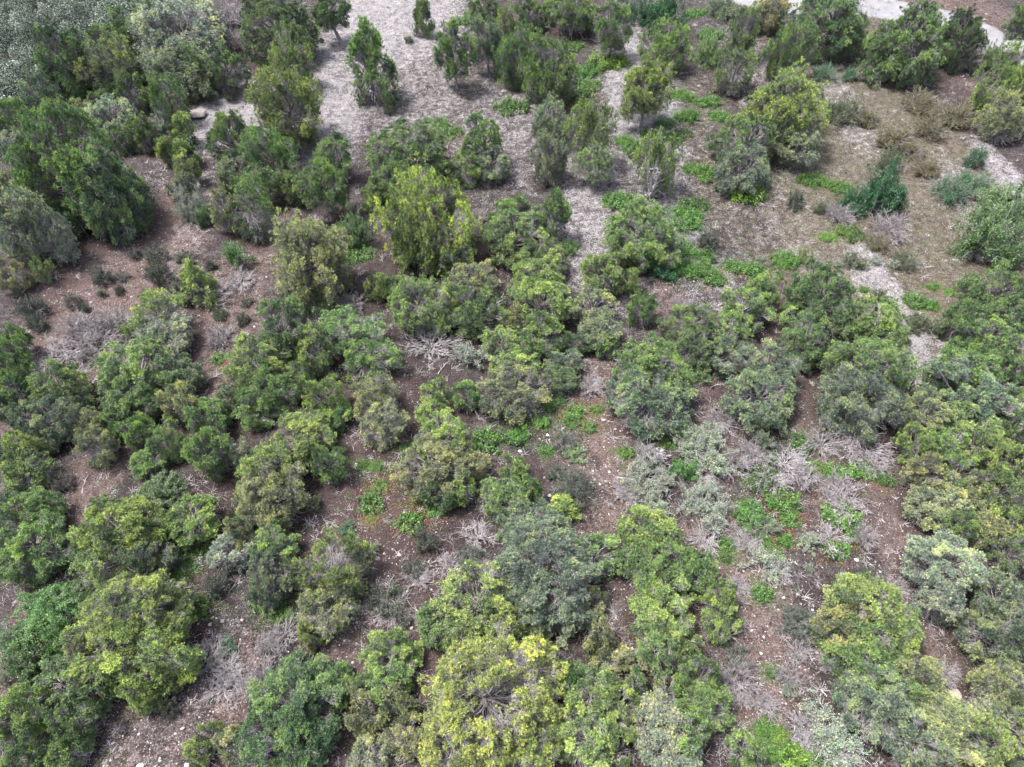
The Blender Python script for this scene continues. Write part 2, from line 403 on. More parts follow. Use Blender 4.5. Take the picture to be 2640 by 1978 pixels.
# ------------------------------------------------------------------ things
COL = {'g': (.190, .285, .115), 'd': (.150, .225, .105), 'y': (.245, .330, .122), 'Y': (.315, .375, .120), 'b': (.205, .260, .170),
       'k': (.285, .315, .175), 'e': (.135, .265, .085), 's': (.31, .36, .27), 'n': (.3, .3, .3), 'w': (.55, .53, .50), 'p': (.34, .31, .29), 'v': (.22, .18, .20)}
GROUP = {'P': 'pinyon pines of the woodland', 'J': 'junipers of the woodland', 'Y': 'junipers of the woodland', 'C': 'young cone-shaped conifers', 'G': 'leafy shrubs between the trees',
         'D': 'leafless shrubs between the trees', 'S': 'sagebrush tufts on open ground', 'L': 'green leaf mats on the ground', 'B': 'bare dead trees', 'R': 'loose rocks on the soil', 'F': 'fallen branches on the ground'}
CAT = {'P': 'pine tree', 'J': 'juniper tree', 'Y': 'juniper tree', 'C': 'young conifer', 'G': 'shrub', 'D': 'dead shrub', 'S': 'sagebrush', 'L': 'ground plant', 'B': 'dead tree', 'R': 'rock', 'F': 'branch'}
NAME = {'P': 'pinyon_pine', 'J': 'juniper_tree', 'Y': 'juniper_tree', 'C': 'young_conifer', 'G': 'leafy_shrub', 'D': 'bare_shrub', 'S': 'sagebrush', 'L': 'leaf_mat', 'B': 'dead_tree', 'R': 'rock', 'F': 'fallen_branch'}
def tagged(o, kind, label):
    o['label'] = label; o['category'] = CAT[kind]; o['group'] = GROUP[kind]; LINK(o); return o
def part(name, me, parent, loc=(0, 0, 0), scale=(1, 1, 1), color=None, rot=0.0):
    o = bpy.data.objects.new(name, me); LINK(o); o.parent = parent; o.location = loc; o.scale = scale; o.rotation_euler = (0, 0, rot)
    if color: o.color = (*color, 1)
    return o
PLACES = """P|d|-49.63|79.96|3.61|4.02|0.3||dark green pinyon on the ridge edge with a deep black hollow beneath it
J|k|-45.15|79.52|2.76|3.02|0.3||large khaki juniper right of the dark ridge-edge pinyon
J|s|-39.71|86.65|4.72|3.29|0.5||broad half-bare silvery juniper with a yellow fringe along its top near the upper left
J|b|-37.30|79.42|3.64|2.53|0.2||large bluish green juniper left of the slim bright conifer
C|g|-35.45|78.48|1.30|2.55|0.3||slim bright conifer standing in front of the broad silvery juniper
P|d|-32.28|79.65|1.90|2.12|0.9||small dark round-headed pinyon just right of the slim conifer
P|g|-42.18|75.38|1.68|1.87|0.3||mid-sized green pinyon lower right of the dark ridge-edge pinyon
J|g|-36.41|72.27|1.70|2.23|0.9||small green juniper upper left of the flat pale slab
P|d|-27.09|86.43|4.14|3.43|0.3||big dark green pinyon touching the top edge left of the leaning bare trunk
D|n|-37.15|97.00|2.60|1.89|0.0||large grey leafless twiggy shrub right of the broad silvery half-bare juniper
D|n|-33.76|90.36|2.48|1.62|0.0||large grey leafless twiggy shrub upper right of the dark round-headed tree
P|d|-22.36|90.63|2.13|1.64|2.6|lean|pinyon whose long bare grey trunk leans across the pale gravel at the top edge
J|y|-25.11|79.38|2.12|3.18|0.3||yellow-green cone-shaped juniper right behind the umbrella-shaped one
J|y|-23.29|68.78|3.45|3.18|1.5||umbrella-shaped yellow-green juniper with bare trunk on the pale gravel
P|g|-28.21|64.94|2.14|2.38|0.4||large green pinyon lower right of the flat pale slab
P|b|-26.94|60.15|1.62|1.81|0.3||mid-sized bluish green pinyon upper right of the silvery pale shrub
P|g|-40.16|56.21|4.16|4.89|0.3||very large spreading pinyon at left, wider than all around it
P|d|-36.58|54.31|3.25|3.83|0.3||left-hand large dark green pinyon right of the very large left pinyon
P|d|-35.08|54.39|1.81|2.13|0.2||right-hand large dark green pinyon right of the very large left pinyon
J|s|-42.11|69.84|2.33|1.82|0.2||large silvery juniper lower right of the dark ridge-edge pinyon
J|k|-47.00|72.92|1.33|1.35|0.2||small khaki juniper below the dark ridge-edge pinyon
P|d|-40.06|66.59|1.02|1.14|0.3||small dark green pinyon upper right of the very large left pinyon
P|g|-37.99|66.98|1.41|1.57|0.4||mid-sized green pinyon left of the flat pale slab
P|b|-36.13|67.38|1.34|1.49|0.5||mid-sized bluish green pinyon lower left of the flat pale slab
C|y|-34.01|67.68|1.09|1.41|0.5||upper mid-sized yellow-green conical young conifer lower left of the flat pale slab
C|y|-34.50|64.12|0.87|1.30|0.3||lower mid-sized yellow-green conical young conifer lower left of the flat pale slab
C|g|-32.94|64.05|1.16|1.36|0.2||mid-sized green conical young conifer below the flat pale slab
C|y|-31.66|60.54|1.12|1.52|0.5||mid-sized yellow-green conical young conifer above the silvery pale shrub
P|b|-31.51|58.26|1.16|1.30|0.2||small bluish green pinyon upper left of the silvery pale shrub
G|s|-29.98|55.99|1.48|1.33|0.0||silvery pale green shrub below the row of tiny conifers
G|d|-28.30|54.69|0.95|0.86|0.0||small dark green leafy shrub lower right of the silvery pale shrub
J|g|-23.84|62.59|2.48|2.62|0.3||large green juniper below the umbrella-shaped juniper
J|g|-24.26|58.27|1.89|1.78|0.3||mid-sized green juniper right of the silvery pale shrub
J|g|-23.49|53.55|1.72|2.53|0.2||mid-sized green juniper above the emerald bush with white stems
J|k|-25.72|53.54|1.12|1.65|1.0||small khaki juniper right of the silvery pale shrub
P|d|-21.10|59.17|1.47|1.64|0.3||mid-sized dark green pinyon above the pale bushy juniper
P|g|-17.84|62.62|1.73|1.93|0.8||mid-sized green pinyon lower right of the umbrella-shaped juniper
P|g|-17.22|56.19|1.98|2.13|1.8||small round pinyon on a tall thin dark trunk in the upper left
J|s|-49.46|63.73|1.90|1.78|0.3||mid-sized silvery juniper upper left of the very large left pinyon
J|s|-42.23|50.01|2.34|3.44|0.3||grey twiggy juniper at the left edge above a white trunk
J|s|-39.27|49.20|1.42|2.09|0.9||small silvery juniper above the white trunk at left
P|g|-51.98|69.51|2.08|2.32|0.3||large green pinyon lower left of the dark ridge-edge pinyon
J|b|-51.00|74.17|1.83|2.55|0.3||mid-sized bluish green juniper lower left of the dark ridge-edge pinyon
P|g|-83.87|124.40|2.03|2.26|0.3||large green pinyon left of the dark ridge-edge pinyon
P|g|-50.17|77.94|1.65|1.83|0.3||upper mid-sized green pinyon below the dark ridge-edge pinyon
P|g|-49.70|72.47|1.49|1.56|0.2||lower mid-sized green pinyon below the dark ridge-edge pinyon
P|g|-50.54|87.43|2.39|2.38|0.3||lower large green pinyon upper right of the dark ridge-edge pinyon
P|g|-47.01|89.14|2.62|2.59|0.3||large green pinyon left of the broad silvery half-bare juniper
P|b|-46.10|94.10|2.33|2.23|0.3||large bluish green pinyon upper left of the broad silvery half-bare juniper
P|g|-77.99|144.16|2.38|2.06|0.3||upper large green pinyon upper right of the dark ridge-edge pinyon
P|b|-46.51|101.47|1.86|1.30|0.3||large bluish green pinyon above the broad silvery half-bare juniper
P|b|-42.13|99.69|2.03|1.41|0.3||large bluish green pinyon upper right of the broad silvery half-bare juniper
S|d|-32.15|78.02|0.63|0.57|0.0||mid-sized dark green tufted low sagebrush below the dark round-headed tree
J|g|-37.73|90.58|1.71|2.17|0.3||small green juniper right of the broad silvery half-bare juniper
P|g|-45.46|75.12|1.10|1.23|0.2||small green pinyon lower right of the dark ridge-edge pinyon
P|k|-47.30|79.98|1.32|1.44|0.2||mid-sized khaki pinyon lower right of the dark ridge-edge pinyon
P|k|-47.43|58.21|1.31|1.38|0.2||mid-sized khaki pinyon left of the very large left pinyon
P|d|-46.27|55.16|1.22|1.44|0.2||mid-sized dark green pinyon left of the very large left pinyon
P|k|-41.81|80.68|1.06|1.18|0.2||small khaki pinyon left of the slim bright conifer
R|p|-35.02|73.73|1.48|0.44|0.0||flat pale rock slab lying at the tip of the gravel clearing
R|w|-36.15|73.04|0.52|0.26|0.0||large white rock lower left of the flat pale slab
F|w|-35.16|72.40|0.69|0.14|0.0||mid-sized white fallen bare branch below the slim bright conifer
F|w|-45.95|84.90|1.24|0.06|0.0||large white fallen bare branch lower left of the broad silvery half-bare juniper
F|w|-32.44|85.41|0.96|0.19|0.0||large white fallen bare branch right of the dark round-headed tree
F|w|-31.30|60.48|0.47|0.09|0.0||mid-sized white fallen bare branch above the silvery pale shrub
C|g|-11.34|92.84|1.14|1.90|0.5||smallest lone conical tree at the top of the pale gravel clearing
C|g|-15.60|77.27|2.42|3.82|0.6||tall narrow pinyon standing alone at the left of the pale gravel clearing
C|d|-6.39|79.75|1.92|2.90|1.9||dark narrow pinyon on a thin bare trunk at the right of the gravel clearing
J|b|-2.81|83.97|1.94|2.15|2.2||mid-sized bluish green juniper upper right of the dark tree beside the gravel
J|g|0.46|81.55|2.63|2.95|0.4||large green juniper left of the tall layered top juniper
J|g|4.10|77.65|2.45|3.41|0.3||tall layered juniper in the upper middle with a bright mat of leaves at its foot
J|y|-0.90|94.46|1.21|1.81|0.3||small yellow-green juniper upper right of the dark tree beside the gravel
L|e|-6.76|97.70|1.22|0.47|0.0||lower mid-sized bright green low leaf mat above the dark tree beside the gravel
L|e|-5.59|99.70|1.10|0.42|0.0||upper mid-sized bright green low leaf mat above the dark tree beside the gravel
P|d|-3.65|99.57|1.93|1.34|0.4||large dark green pinyon upper right of the dark tree beside the gravel
P|g|1.93|95.60|1.76|1.96|0.6||large green pinyon above the tall layered top juniper
P|g|7.64|94.23|2.50|1.74|1.8||large green pinyon upper left of the tree on the green mat
P|g|5.04|97.56|1.10|1.22|0.8||small green pinyon above the tall layered top juniper
G|d|3.40|95.86|1.34|0.82|0.0||mid-sized dark green leafy shrub above the tall layered top juniper
G|g|9.57|96.39|1.23|1.11|0.0||mid-sized green leafy shrub left of the tree on the green mat
P|g|12.12|87.57|2.19|2.43|1.6||round-headed green pinyon on a short trunk rising from a bright green mat near the top
L|y|11.82|86.32|2.87|0.76|0.0||large yellow-green low leaf mat below the tree on the green mat
L|e|7.66|90.77|1.74|0.67|0.0||large bright green low leaf mat upper right of the tall layered top juniper
J|y|18.17|84.88|2.51|2.52|0.3||large yellow-green juniper above the bare-trunk juniper beside gravel
J|y|14.09|71.88|2.47|2.66|2.0||yellow-green juniper on a bare trunk beside the pale gravel strip, upper middle
G|e|19.67|94.81|2.42|2.15|0.0||large bright green leafy shrub right of the tree on the green mat
G|e|16.93|98.27|1.66|1.49|0.0||large bright green leafy shrub upper right of the tree on the green mat
P|b|14.58|99.56|1.63|1.13|0.3||mid-sized bluish green pinyon above the tree on the green mat
L|e|9.25|84.63|1.98|0.34|0.0||large bright green low leaf mat right of the tall layered top juniper
L|e|8.45|80.97|2.41|0.41|0.0||large bright green low leaf mat lower right of the tall layered top juniper
P|g|-9.88|61.85|3.57|2.48|0.3||wide flat-topped pinyon directly above the vivid yellow juniper of the upper middle
P|d|-11.70|58.66|1.76|1.33|0.3||large dark green pinyon lower left of the wide flat-topped pinyon
P|g|-13.25|57.49|1.18|1.39|0.3||small green pinyon lower left of the wide flat-topped pinyon
L|e|-8.36|72.45|1.80|0.69|0.0||topmost large bright green low leaf mat upper right of the wide flat-topped pinyon
L|e|-6.72|70.67|1.66|0.58|0.0||middle large bright green low leaf mat upper right of the wide flat-topped pinyon
L|e|-8.78|70.43|1.33|0.23|0.0||lowest large bright green low leaf mat upper right of the wide flat-topped pinyon
P|g|-2.87|64.18|1.73|1.93|1.6||large green pinyon right of the wide flat-topped pinyon
P|b|-2.25|62.23|1.88|1.31|0.6||large bluish green pinyon right of the wide flat-topped pinyon
J|b|3.79|67.58|2.03|2.05|0.5||mid-sized bluish green juniper below the tall layered top juniper
J|b|3.88|61.38|1.77|2.33|0.5||mid-sized bluish green juniper upper left of the bare-trunk tree on gravel
J|y|7.64|63.90|2.01|3.01|0.6||mid-sized yellow-green juniper above the bare-trunk tree on gravel
J|g|7.92|60.38|1.68|1.27|1.3||green juniper with a plain bare trunk standing in the pale gravel strip
J|y|14.08|60.28|1.88|2.82|0.3||yellow-green juniper behind the white antler-like dead branches
B|w|13.08|58.37|1.56|2.50|0.0||white antler-like dead tree in front of a yellow-green juniper
P|g|-4.40|61.44|1.35|1.50|0.3||mid-sized green pinyon right of the wide flat-topped pinyon
C|y|-4.89|64.41|0.88|0.79|0.3||mid-sized yellow-green conical young conifer right of the wide flat-topped pinyon
Y|Y|-7.37|50.50|3.79|3.77|0.3||vivid yellow juniper with grey bare twigs, left of the upper middle
P|g|0.08|53.58|1.96|1.44|0.4||large green pinyon left of the narrow dark lone pinyon
P|g|0.21|50.37|2.40|1.81|0.3||large green pinyon lower left of the narrow dark lone pinyon
C|d|4.01|52.73|1.37|2.38|0.5||narrow dark pinyon standing alone left of the pale gravel strip
J|g|10.94|50.35|2.74|2.13|0.4||large green juniper lower right of the lone mat on litter
J|g|12.95|49.18|1.80|1.51|0.3||mid-sized green juniper lower left of the big mat beside litter
L|e|10.17|57.38|1.86|0.31|0.0||bright green leaf mat alone on grey litter left of the white antler-like dead tree
L|e|12.12|68.70|1.41|0.54|0.0||large bright green low leaf mat upper left of the white antler-like dead tree
L|e|16.75|72.05|1.45|0.56|0.0||large bright green low leaf mat lower right of the bare-trunk juniper beside gravel
L|e|17.25|69.45|1.42|0.55|0.0||large bright green low leaf mat upper right of the white antler-like dead tree
L|e|14.79|69.88|1.32|0.44|0.0||large bright green low leaf mat below the bare-trunk juniper beside gravel
L|g|13.10|66.72|1.93|0.33|0.0||large green low leaf mat upper left of the white antler-like dead tree
L|e|19.36|78.03|1.40|0.54|0.0||topmost large bright green low leaf mat right of the bare-trunk juniper beside gravel
L|e|18.89|73.57|1.02|0.39|0.0||mid-sized bright green low leaf mat lower right of the bare-trunk juniper beside gravel
L|e|16.22|56.17|1.46|0.56|0.0||upper large bright green low leaf mat lower right of the white antler-like dead tree
L|g|-0.08|75.33|2.29|0.39|0.0||large green low leaf mat lower left of the tall layered top juniper
L|g|6.87|79.17|2.38|0.40|0.0||upper large green low leaf mat lower right of the tall layered top juniper
L|g|8.15|76.48|1.40|0.30|0.0||lower large green low leaf mat lower right of the tall layered top juniper
D|n|-4.53|53.03|1.43|1.04|0.0||large grey leafless twiggy shrub right of the vivid yellow juniper
D|n|-3.18|55.45|0.98|0.71|0.0||mid-sized grey leafless twiggy shrub right of the vivid yellow juniper
G|d|-14.45|52.56|1.44|1.29|0.0||large dark green leafy shrub upper right of the pale bushy juniper
L|e|-13.16|50.58|1.02|0.39|0.0||upper mid-sized bright green low leaf mat right of the pale bushy juniper
L|e|-14.73|50.49|1.02|0.39|0.0||lower mid-sized bright green low leaf mat right of the pale bushy juniper
G|g|5.32|50.80|0.85|0.48|0.0||small green leafy shrub below the narrow dark lone pinyon
S|g|-13.62|74.72|0.62|0.55|0.0||mid-sized green tufted low sagebrush above the wide flat-topped pinyon
S|g|-12.95|90.75|0.49|0.45|0.0||small green tufted low sagebrush lower left of the small lone conical tree
S|k|0.70|58.54|0.46|0.41|0.0||small khaki tufted low sagebrush left of the narrow dark lone pinyon
P|b|18.68|98.72|1.21|0.84|0.2||mid-sized bluish green pinyon right of the tree on the green mat
L|e|24.56|99.29|1.77|0.68|0.0||large bright green low leaf mat upper left of the mottled upright layered juniper
G|d|27.70|98.84|1.98|1.21|0.0||large dark green leafy shrub upper left of the mottled upright layered juniper
J|g|27.17|86.17|2.07|2.89|0.4||mid-sized green juniper left of the wide dark roadside pinyon
L|e|25.24|92.76|1.95|0.75|0.0||large bright green low leaf mat left of the mottled upright layered juniper
J|d|25.41|79.72|2.17|2.45|0.2||mid-sized dark green juniper below the mottled upright layered juniper
G|g|24.00|86.15|1.71|1.33|0.0||large green leafy shrub lower left of the mottled upright layered juniper
J|k|32.75|94.32|2.32|1.87|0.4||large khaki juniper upper right of the mottled upright layered juniper
J|g|31.54|81.49|2.26|3.14|0.2||upright mottled juniper between the pale track end and the yellow dome juniper
P|d|38.85|89.38|4.71|3.28|0.4||wide dark pinyon against the pale road at the top right
G|k|41.69|89.23|2.42|2.05|0.0||large khaki leafy shrub lower right of the wide dark roadside pinyon
P|g|45.60|83.41|3.77|4.12|0.4||big rounded mid-green pinyon beside the road, left of a darker one
J|g|43.52|83.51|1.53|2.12|0.1||small green juniper lower left of the rounded pinyon by the road
P|d|53.77|86.50|2.73|3.03|0.4||dark upright pinyon immediately left of the visible road bend
P|d|64.40|93.88|1.55|1.73|0.3||mid-sized dark green pinyon right of the dark upright roadside pinyon
J|y|28.38|68.78|3.65|3.46|0.4||yellow-green dome-shaped juniper, brightest crown of the upper right
J|b|28.71|65.57|2.57|1.79|0.2||large bluish green juniper below the yellow dome juniper
P|g|23.45|64.70|2.59|2.33|0.5||large green pinyon lower left of the yellow dome juniper
P|b|22.52|61.52|2.62|1.82|0.3||large bluish green pinyon above the brightest leaf mat
L|y|23.09|59.49|2.20|0.85|0.0||brightest leaf mat, at the foot of the trees below the yellow dome juniper
L|e|19.95|63.04|1.87|0.46|0.0||large bright green low leaf mat upper left of the brightest leaf mat
L|e|18.62|63.82|1.36|0.49|0.0||large bright green low leaf mat right of the white antler-like dead tree
L|g|21.92|62.25|1.14|0.26|0.0||mid-sized green low leaf mat upper left of the brightest leaf mat
L|e|19.41|77.85|1.63|0.63|0.0||middle large bright green low leaf mat right of the bare-trunk juniper beside gravel
L|e|21.40|76.42|1.04|0.40|0.0||lower mid-sized bright green low leaf mat right of the bare-trunk juniper beside gravel
L|e|22.74|76.87|1.16|0.45|0.0||upper mid-sized bright green low leaf mat right of the bare-trunk juniper beside gravel
L|e|19.45|73.49|1.69|0.65|0.0||lowest large bright green low leaf mat right of the bare-trunk juniper beside gravel
L|e|22.81|73.58|1.24|0.48|0.0||mid-sized bright green low leaf mat left of the yellow dome juniper
L|g|18.27|70.05|1.32|0.51|0.0||large green low leaf mat lower right of the bare-trunk juniper beside gravel
L|g|17.17|57.56|1.88|0.40|0.0||large green low leaf mat lower right of the white antler-like dead tree
L|e|16.48|54.85|2.01|0.77|0.0||lower large bright green low leaf mat lower right of the white antler-like dead tree
L|e|30.30|61.93|1.86|0.35|0.0||large bright green low leaf mat right of the brightest leaf mat
L|e|32.67|60.85|1.63|0.33|0.0||large bright green low leaf mat left of the tall blue-green shrub
L|g|29.87|65.22|0.95|0.37|0.0||mid-sized green low leaf mat below the yellow dome juniper
G|e|35.59|57.95|1.96|1.76|0.0||tall dark blue-green shrub in the open scrub, right of a lower one
G|e|32.81|57.16|1.43|1.09|0.0||lower dark blue-green shrub with grey stems on its left in the open scrub
D|n|31.00|55.76|1.47|1.07|0.0||large grey leafless twiggy shrub left of the tall blue-green shrub
D|n|34.91|53.57|1.91|1.27|0.0||large grey leafless twiggy shrub below the tall blue-green shrub
S|d|27.12|57.64|0.91|0.82|0.0||mid-sized dark green tufted low sagebrush right of the brightest leaf mat
S|d|17.74|51.27|0.92|0.83|0.0||mid-sized dark green tufted low sagebrush lower right of the big mat beside litter
S|g|29.46|56.62|0.60|0.54|0.0||small green tufted low sagebrush left of the tall blue-green shrub
S|e|47.00|63.92|1.04|0.93|0.0||large bright green tufted low sagebrush lower left of the leaning white stump
S|e|45.03|60.09|1.62|0.81|0.0||large bright green tufted low sagebrush below the leaning white stump
S|e|42.68|59.02|1.68|0.84|0.0||large bright green tufted low sagebrush upper left of the dark right-edge scrub shrub
S|g|38.60|64.39|1.29|0.95|0.0||large green tufted low sagebrush above the tall blue-green shrub
S|e|36.88|82.00|1.48|0.74|0.0||large bright green tufted low sagebrush upper right of the yellow dome juniper
S|e|39.83|82.22|0.93|0.59|0.0||mid-sized bright green tufted low sagebrush below the wide dark roadside pinyon
S|g|36.09|73.37|1.90|1.11|0.0||large green tufted low sagebrush right of the yellow dome juniper
S|k|38.86|72.39|1.37|0.75|0.0||left-hand large khaki tufted low sagebrush above the tall blue-green shrub
S|k|45.58|75.74|1.94|0.97|0.0||large khaki tufted low sagebrush below the rounded pinyon by the road
S|k|48.49|72.93|1.90|1.10|0.0||right-hand large khaki tufted low sagebrush left of the leaning white stump
S|k|44.74|70.31|1.69|0.94|0.0||left-hand large khaki tufted low sagebrush left of the leaning white stump
S|k|40.28|68.28|1.82|0.91|0.0||right-hand large khaki tufted low sagebrush above the tall blue-green shrub
S|k|41.80|63.15|1.43|0.71|0.0||lower large khaki tufted low sagebrush upper right of the tall blue-green shrub
S|k|41.34|66.17|1.31|0.65|0.0||upper large khaki tufted low sagebrush upper right of the tall blue-green shrub
J|y|53.06|74.01|2.79|3.34|0.5||yellow-green juniper at the right edge above a leaning white stump
J|k|51.64|69.51|2.07|2.21|0.4||mid-sized khaki juniper upper right of the leaning white stump
B|w|50.58|69.15|0.67|1.07|0.0||mid-sized white bare dead tree below the dark upright roadside pinyon
G|d|58.36|85.58|1.43|1.29|0.0||large dark green leafy shrub lower right of the dark upright roadside pinyon
G|d|42.73|50.45|2.77|2.22|0.0||dark twiggy shrub with grey stems at the right edge of the scrub
D|n|41.56|50.48|1.39|1.01|0.0||large grey leafless twiggy shrub lower left of the dark right-edge scrub shrub
G|g|46.63|56.69|1.94|0.87|0.0||large green leafy shrub above the dark right-edge scrub shrub
L|e|15.36|50.47|1.37|0.53|0.0||upper large bright green low leaf mat below the big mat beside litter
L|e|16.97|49.70|1.09|0.42|0.0||upper mid-sized bright green low leaf mat below the big mat beside litter
L|e|24.44|49.75|1.56|0.26|0.0||upper large bright green low leaf mat upper left of the tall dark grove pinyon
G|y|26.18|49.77|0.77|0.64|0.0||small yellow-green leafy shrub above the tall dark grove pinyon
L|y|29.14|52.97|0.76|0.29|0.0||mid-sized yellow-green low leaf mat above the tall dark grove pinyon
L|y|31.09|54.03|1.34|0.23|0.0||large yellow-green low leaf mat lower left of the tall blue-green shrub
L|g|31.77|52.88|1.14|0.19|0.0||mid-sized green low leaf mat lower left of the tall blue-green shrub
S|k|33.22|51.30|1.14|0.57|0.0||large khaki tufted low sagebrush upper left of the white dusty patch at right
J|k|-16.85|46.26|2.95|3.26|0.3||pale yellow-green bushy juniper with bare grey twigs, left of the vivid yellow one
G|e|-24.07|48.99|1.18|1.06|0.0||bright emerald leafy bush with white bare stems at its foot, left part
D|w|-23.32|46.20|1.41|0.65|0.0||large white leafless twiggy shrub below the emerald bush with white stems
C|y|-26.16|44.83|1.52|1.76|0.1||small yellow-green pyramid tree among grey shrubs at left
D|n|-25.53|44.75|1.76|0.64|0.0||large grey leafless twiggy shrub lower right of the small yellow-green pyramid tree
J|y|-28.09|40.96|1.71|1.53|0.6||thin see-through juniper with a yellowish crest in the middle of the left side
J|s|-27.02|38.87|1.94|1.43|0.2||mid-sized silvery juniper below the thin see-through juniper
D|n|-28.73|38.79|1.51|0.55|0.0||large grey leafless twiggy shrub above the broad yellow-topped grove pinyon
C|y|-30.48|44.29|0.65|0.63|0.2||small yellow-green conical young conifer upper left of the thin see-through juniper
G|y|-30.89|40.16|0.70|0.63|0.0||small yellow-green leafy shrub lower left of the thin see-through juniper
D|n|-34.81|40.52|1.66|1.21|0.0||large grey leafless twiggy shrub below the white trunk at left
D|n|-32.28|41.11|1.82|1.32|0.0||large grey leafless twiggy shrub right of the grey bare shrub thicket
D|n|-35.32|37.97|1.90|0.69|0.0||large grey leafless twiggy shrub lower left of the grey bare shrub thicket
D|n|-32.97|38.68|1.77|1.04|0.0||large grey leafless twiggy shrub lower right of the grey bare shrub thicket
D|n|-37.21|36.70|0.94|0.34|0.0||mid-sized grey leafless twiggy shrub lower right of the left edge trees
D|n|-31.27|39.13|1.10|0.75|0.0||mid-sized grey leafless twiggy shrub upper left of the broad yellow-topped grove pinyon
S|d|-35.32|46.76|0.82|0.73|0.0||mid-sized dark green tufted low sagebrush right of the white trunk at left
S|d|-33.40|45.39|0.47|0.42|0.0||small dark green tufted low sagebrush upper left of the thin see-through juniper
S|d|-34.70|44.86|0.40|0.32|0.0||small dark green tufted low sagebrush upper right of the grey bare shrub thicket
S|d|-30.47|47.03|1.02|0.92|0.0||mid-sized dark green tufted low sagebrush left of the small yellow-green pyramid tree
S|d|-31.42|49.46|1.05|0.76|0.0||large dark green tufted low sagebrush upper left of the small yellow-green pyramid tree
S|d|-28.86|49.52|0.91|0.46|0.0||mid-sized dark green tufted low sagebrush above the small yellow-green pyramid tree
S|d|-33.76|50.14|0.57|0.44|0.0||small dark green tufted low sagebrush above the thin see-through juniper
S|d|-35.51|43.15|0.46|0.41|0.0||small dark green tufted low sagebrush above the grey bare shrub thicket
S|d|-39.30|42.52|1.10|0.99|0.0||large dark green tufted low sagebrush upper right of the left edge trees
S|d|-38.43|41.02|0.70|0.63|0.0||mid-sized dark green tufted low sagebrush upper right of the left edge trees
S|d|-26.53|48.55|0.49|0.44|0.0||small dark green tufted low sagebrush upper right of the small yellow-green pyramid tree
S|g|-24.01|42.29|0.52|0.47|0.0||small green tufted low sagebrush lower right of the small yellow-green pyramid tree
D|n|-23.01|39.50|1.24|0.90|0.0||large grey leafless twiggy shrub upper left of the bright tree below it at left
L|e|-22.70|37.55|0.72|0.16|0.0||mid-sized bright green low leaf mat left of the bright tree below it at left
S|d|-22.23|43.93|0.53|0.26|0.0||small dark green tufted low sagebrush upper left of the deep green smooth-headed pinyon
S|d|-21.88|41.64|0.64|0.47|0.0||mid-sized dark green tufted low sagebrush left of the deep green smooth-headed pinyon
S|d|-27.92|44.85|1.06|0.96|0.0||large dark green tufted low sagebrush lower left of the small yellow-green pyramid tree
S|n|-33.87|47.20|0.62|0.38|0.0||mid-sized grey tufted low sagebrush upper left of the thin see-through juniper
S|n|-36.69|43.66|0.72|0.56|0.0||mid-sized grey tufted low sagebrush above the grey bare shrub thicket
P|g|-38.38|37.50|1.27|1.50|0.3||mid-sized green pinyon upper left of the soft rounded pale pinyon
P|g|-37.74|35.30|1.06|1.25|0.3||small green pinyon below the left edge trees
P|k|-42.00|45.57|1.18|1.39|0.3||small khaki pinyon left of the white trunk at left
J|y|-40.06|46.53|0.77|1.14|0.2||small yellow-green juniper left of the white trunk at left
B|w|-39.27|48.97|0.48|0.77|0.0||small white bare dead tree above the grey bare shrub thicket
P|g|-32.86|33.27|1.80|1.60|0.4||soft rounded pale pinyon leftmost of the row below the grey bare shrubs
P|b|-32.37|31.09|1.94|1.43|0.3||large bluish green pinyon below the soft rounded pale pinyon
P|g|-27.38|34.28|2.67|1.96|0.4||broad pinyon with a yellowish top at the left end of the dense middle grove
P|g|-27.28|32.02|2.02|1.49|0.2||large green pinyon below the broad yellow-topped grove pinyon
P|b|-24.68|34.60|1.36|1.00|0.3||mid-sized bluish green pinyon right of the broad yellow-topped grove pinyon
P|k|-23.60|32.04|1.36|1.48|0.4||mid-sized khaki pinyon above the middle of the left grove
P|g|-25.94|29.59|1.04|1.22|0.3||right-hand small green pinyon left of the middle of the left grove
P|g|-23.61|28.57|1.19|1.41|0.3||mid-sized green pinyon below the broad yellow-topped grove pinyon
P|g|-21.27|30.74|1.40|1.36|0.3||mid-sized green pinyon upper right of the middle of the left grove
P|g|-20.52|27.64|1.40|1.64|0.3||mid-sized green pinyon right of the middle of the left grove
P|k|-29.80|30.24|1.11|1.30|0.3||small khaki pinyon lower right of the soft rounded pale pinyon
P|k|-28.30|28.32|1.13|1.20|0.3||small khaki pinyon left of the middle of the left grove
P|g|-28.00|30.33|0.93|1.10|0.3||left-hand small green pinyon left of the middle of the left grove
P|g|-18.24|31.59|1.42|1.04|0.3||mid-sized green pinyon below the bright tree below it at left
P|b|-20.31|32.90|1.02|1.21|0.2||small bluish green pinyon lower left of the bright tree below it at left
P|b|-34.63|30.85|1.06|1.25|0.3||small bluish green pinyon lower left of the soft rounded pale pinyon
P|g|-25.02|27.45|1.08|0.79|0.2||small green pinyon lower left of the middle of the left grove
P|d|-17.57|38.38|2.21|2.14|0.4||deep green smooth-headed pinyon between yellowish ones, left of centre
P|d|-17.25|36.92|1.76|1.30|0.3||large dark green pinyon below the deep green smooth-headed pinyon
P|y|-18.75|34.92|2.08|1.53|0.4||large yellow-green pinyon lower left of the deep green smooth-headed pinyon
P|g|-17.58|33.08|1.80|1.32|0.3||large green pinyon lower right of the bright tree below it at left
P|y|-14.89|36.43|1.49|1.75|0.3||mid-sized yellow-green pinyon lower right of the deep green smooth-headed pinyon
P|y|-15.51|34.18|1.09|1.17|0.3||small yellow-green pinyon right of the bright tree below it at left
P|y|-13.40|32.30|1.36|1.60|0.3||mid-sized yellow-green pinyon above the bright round pinyon over litter
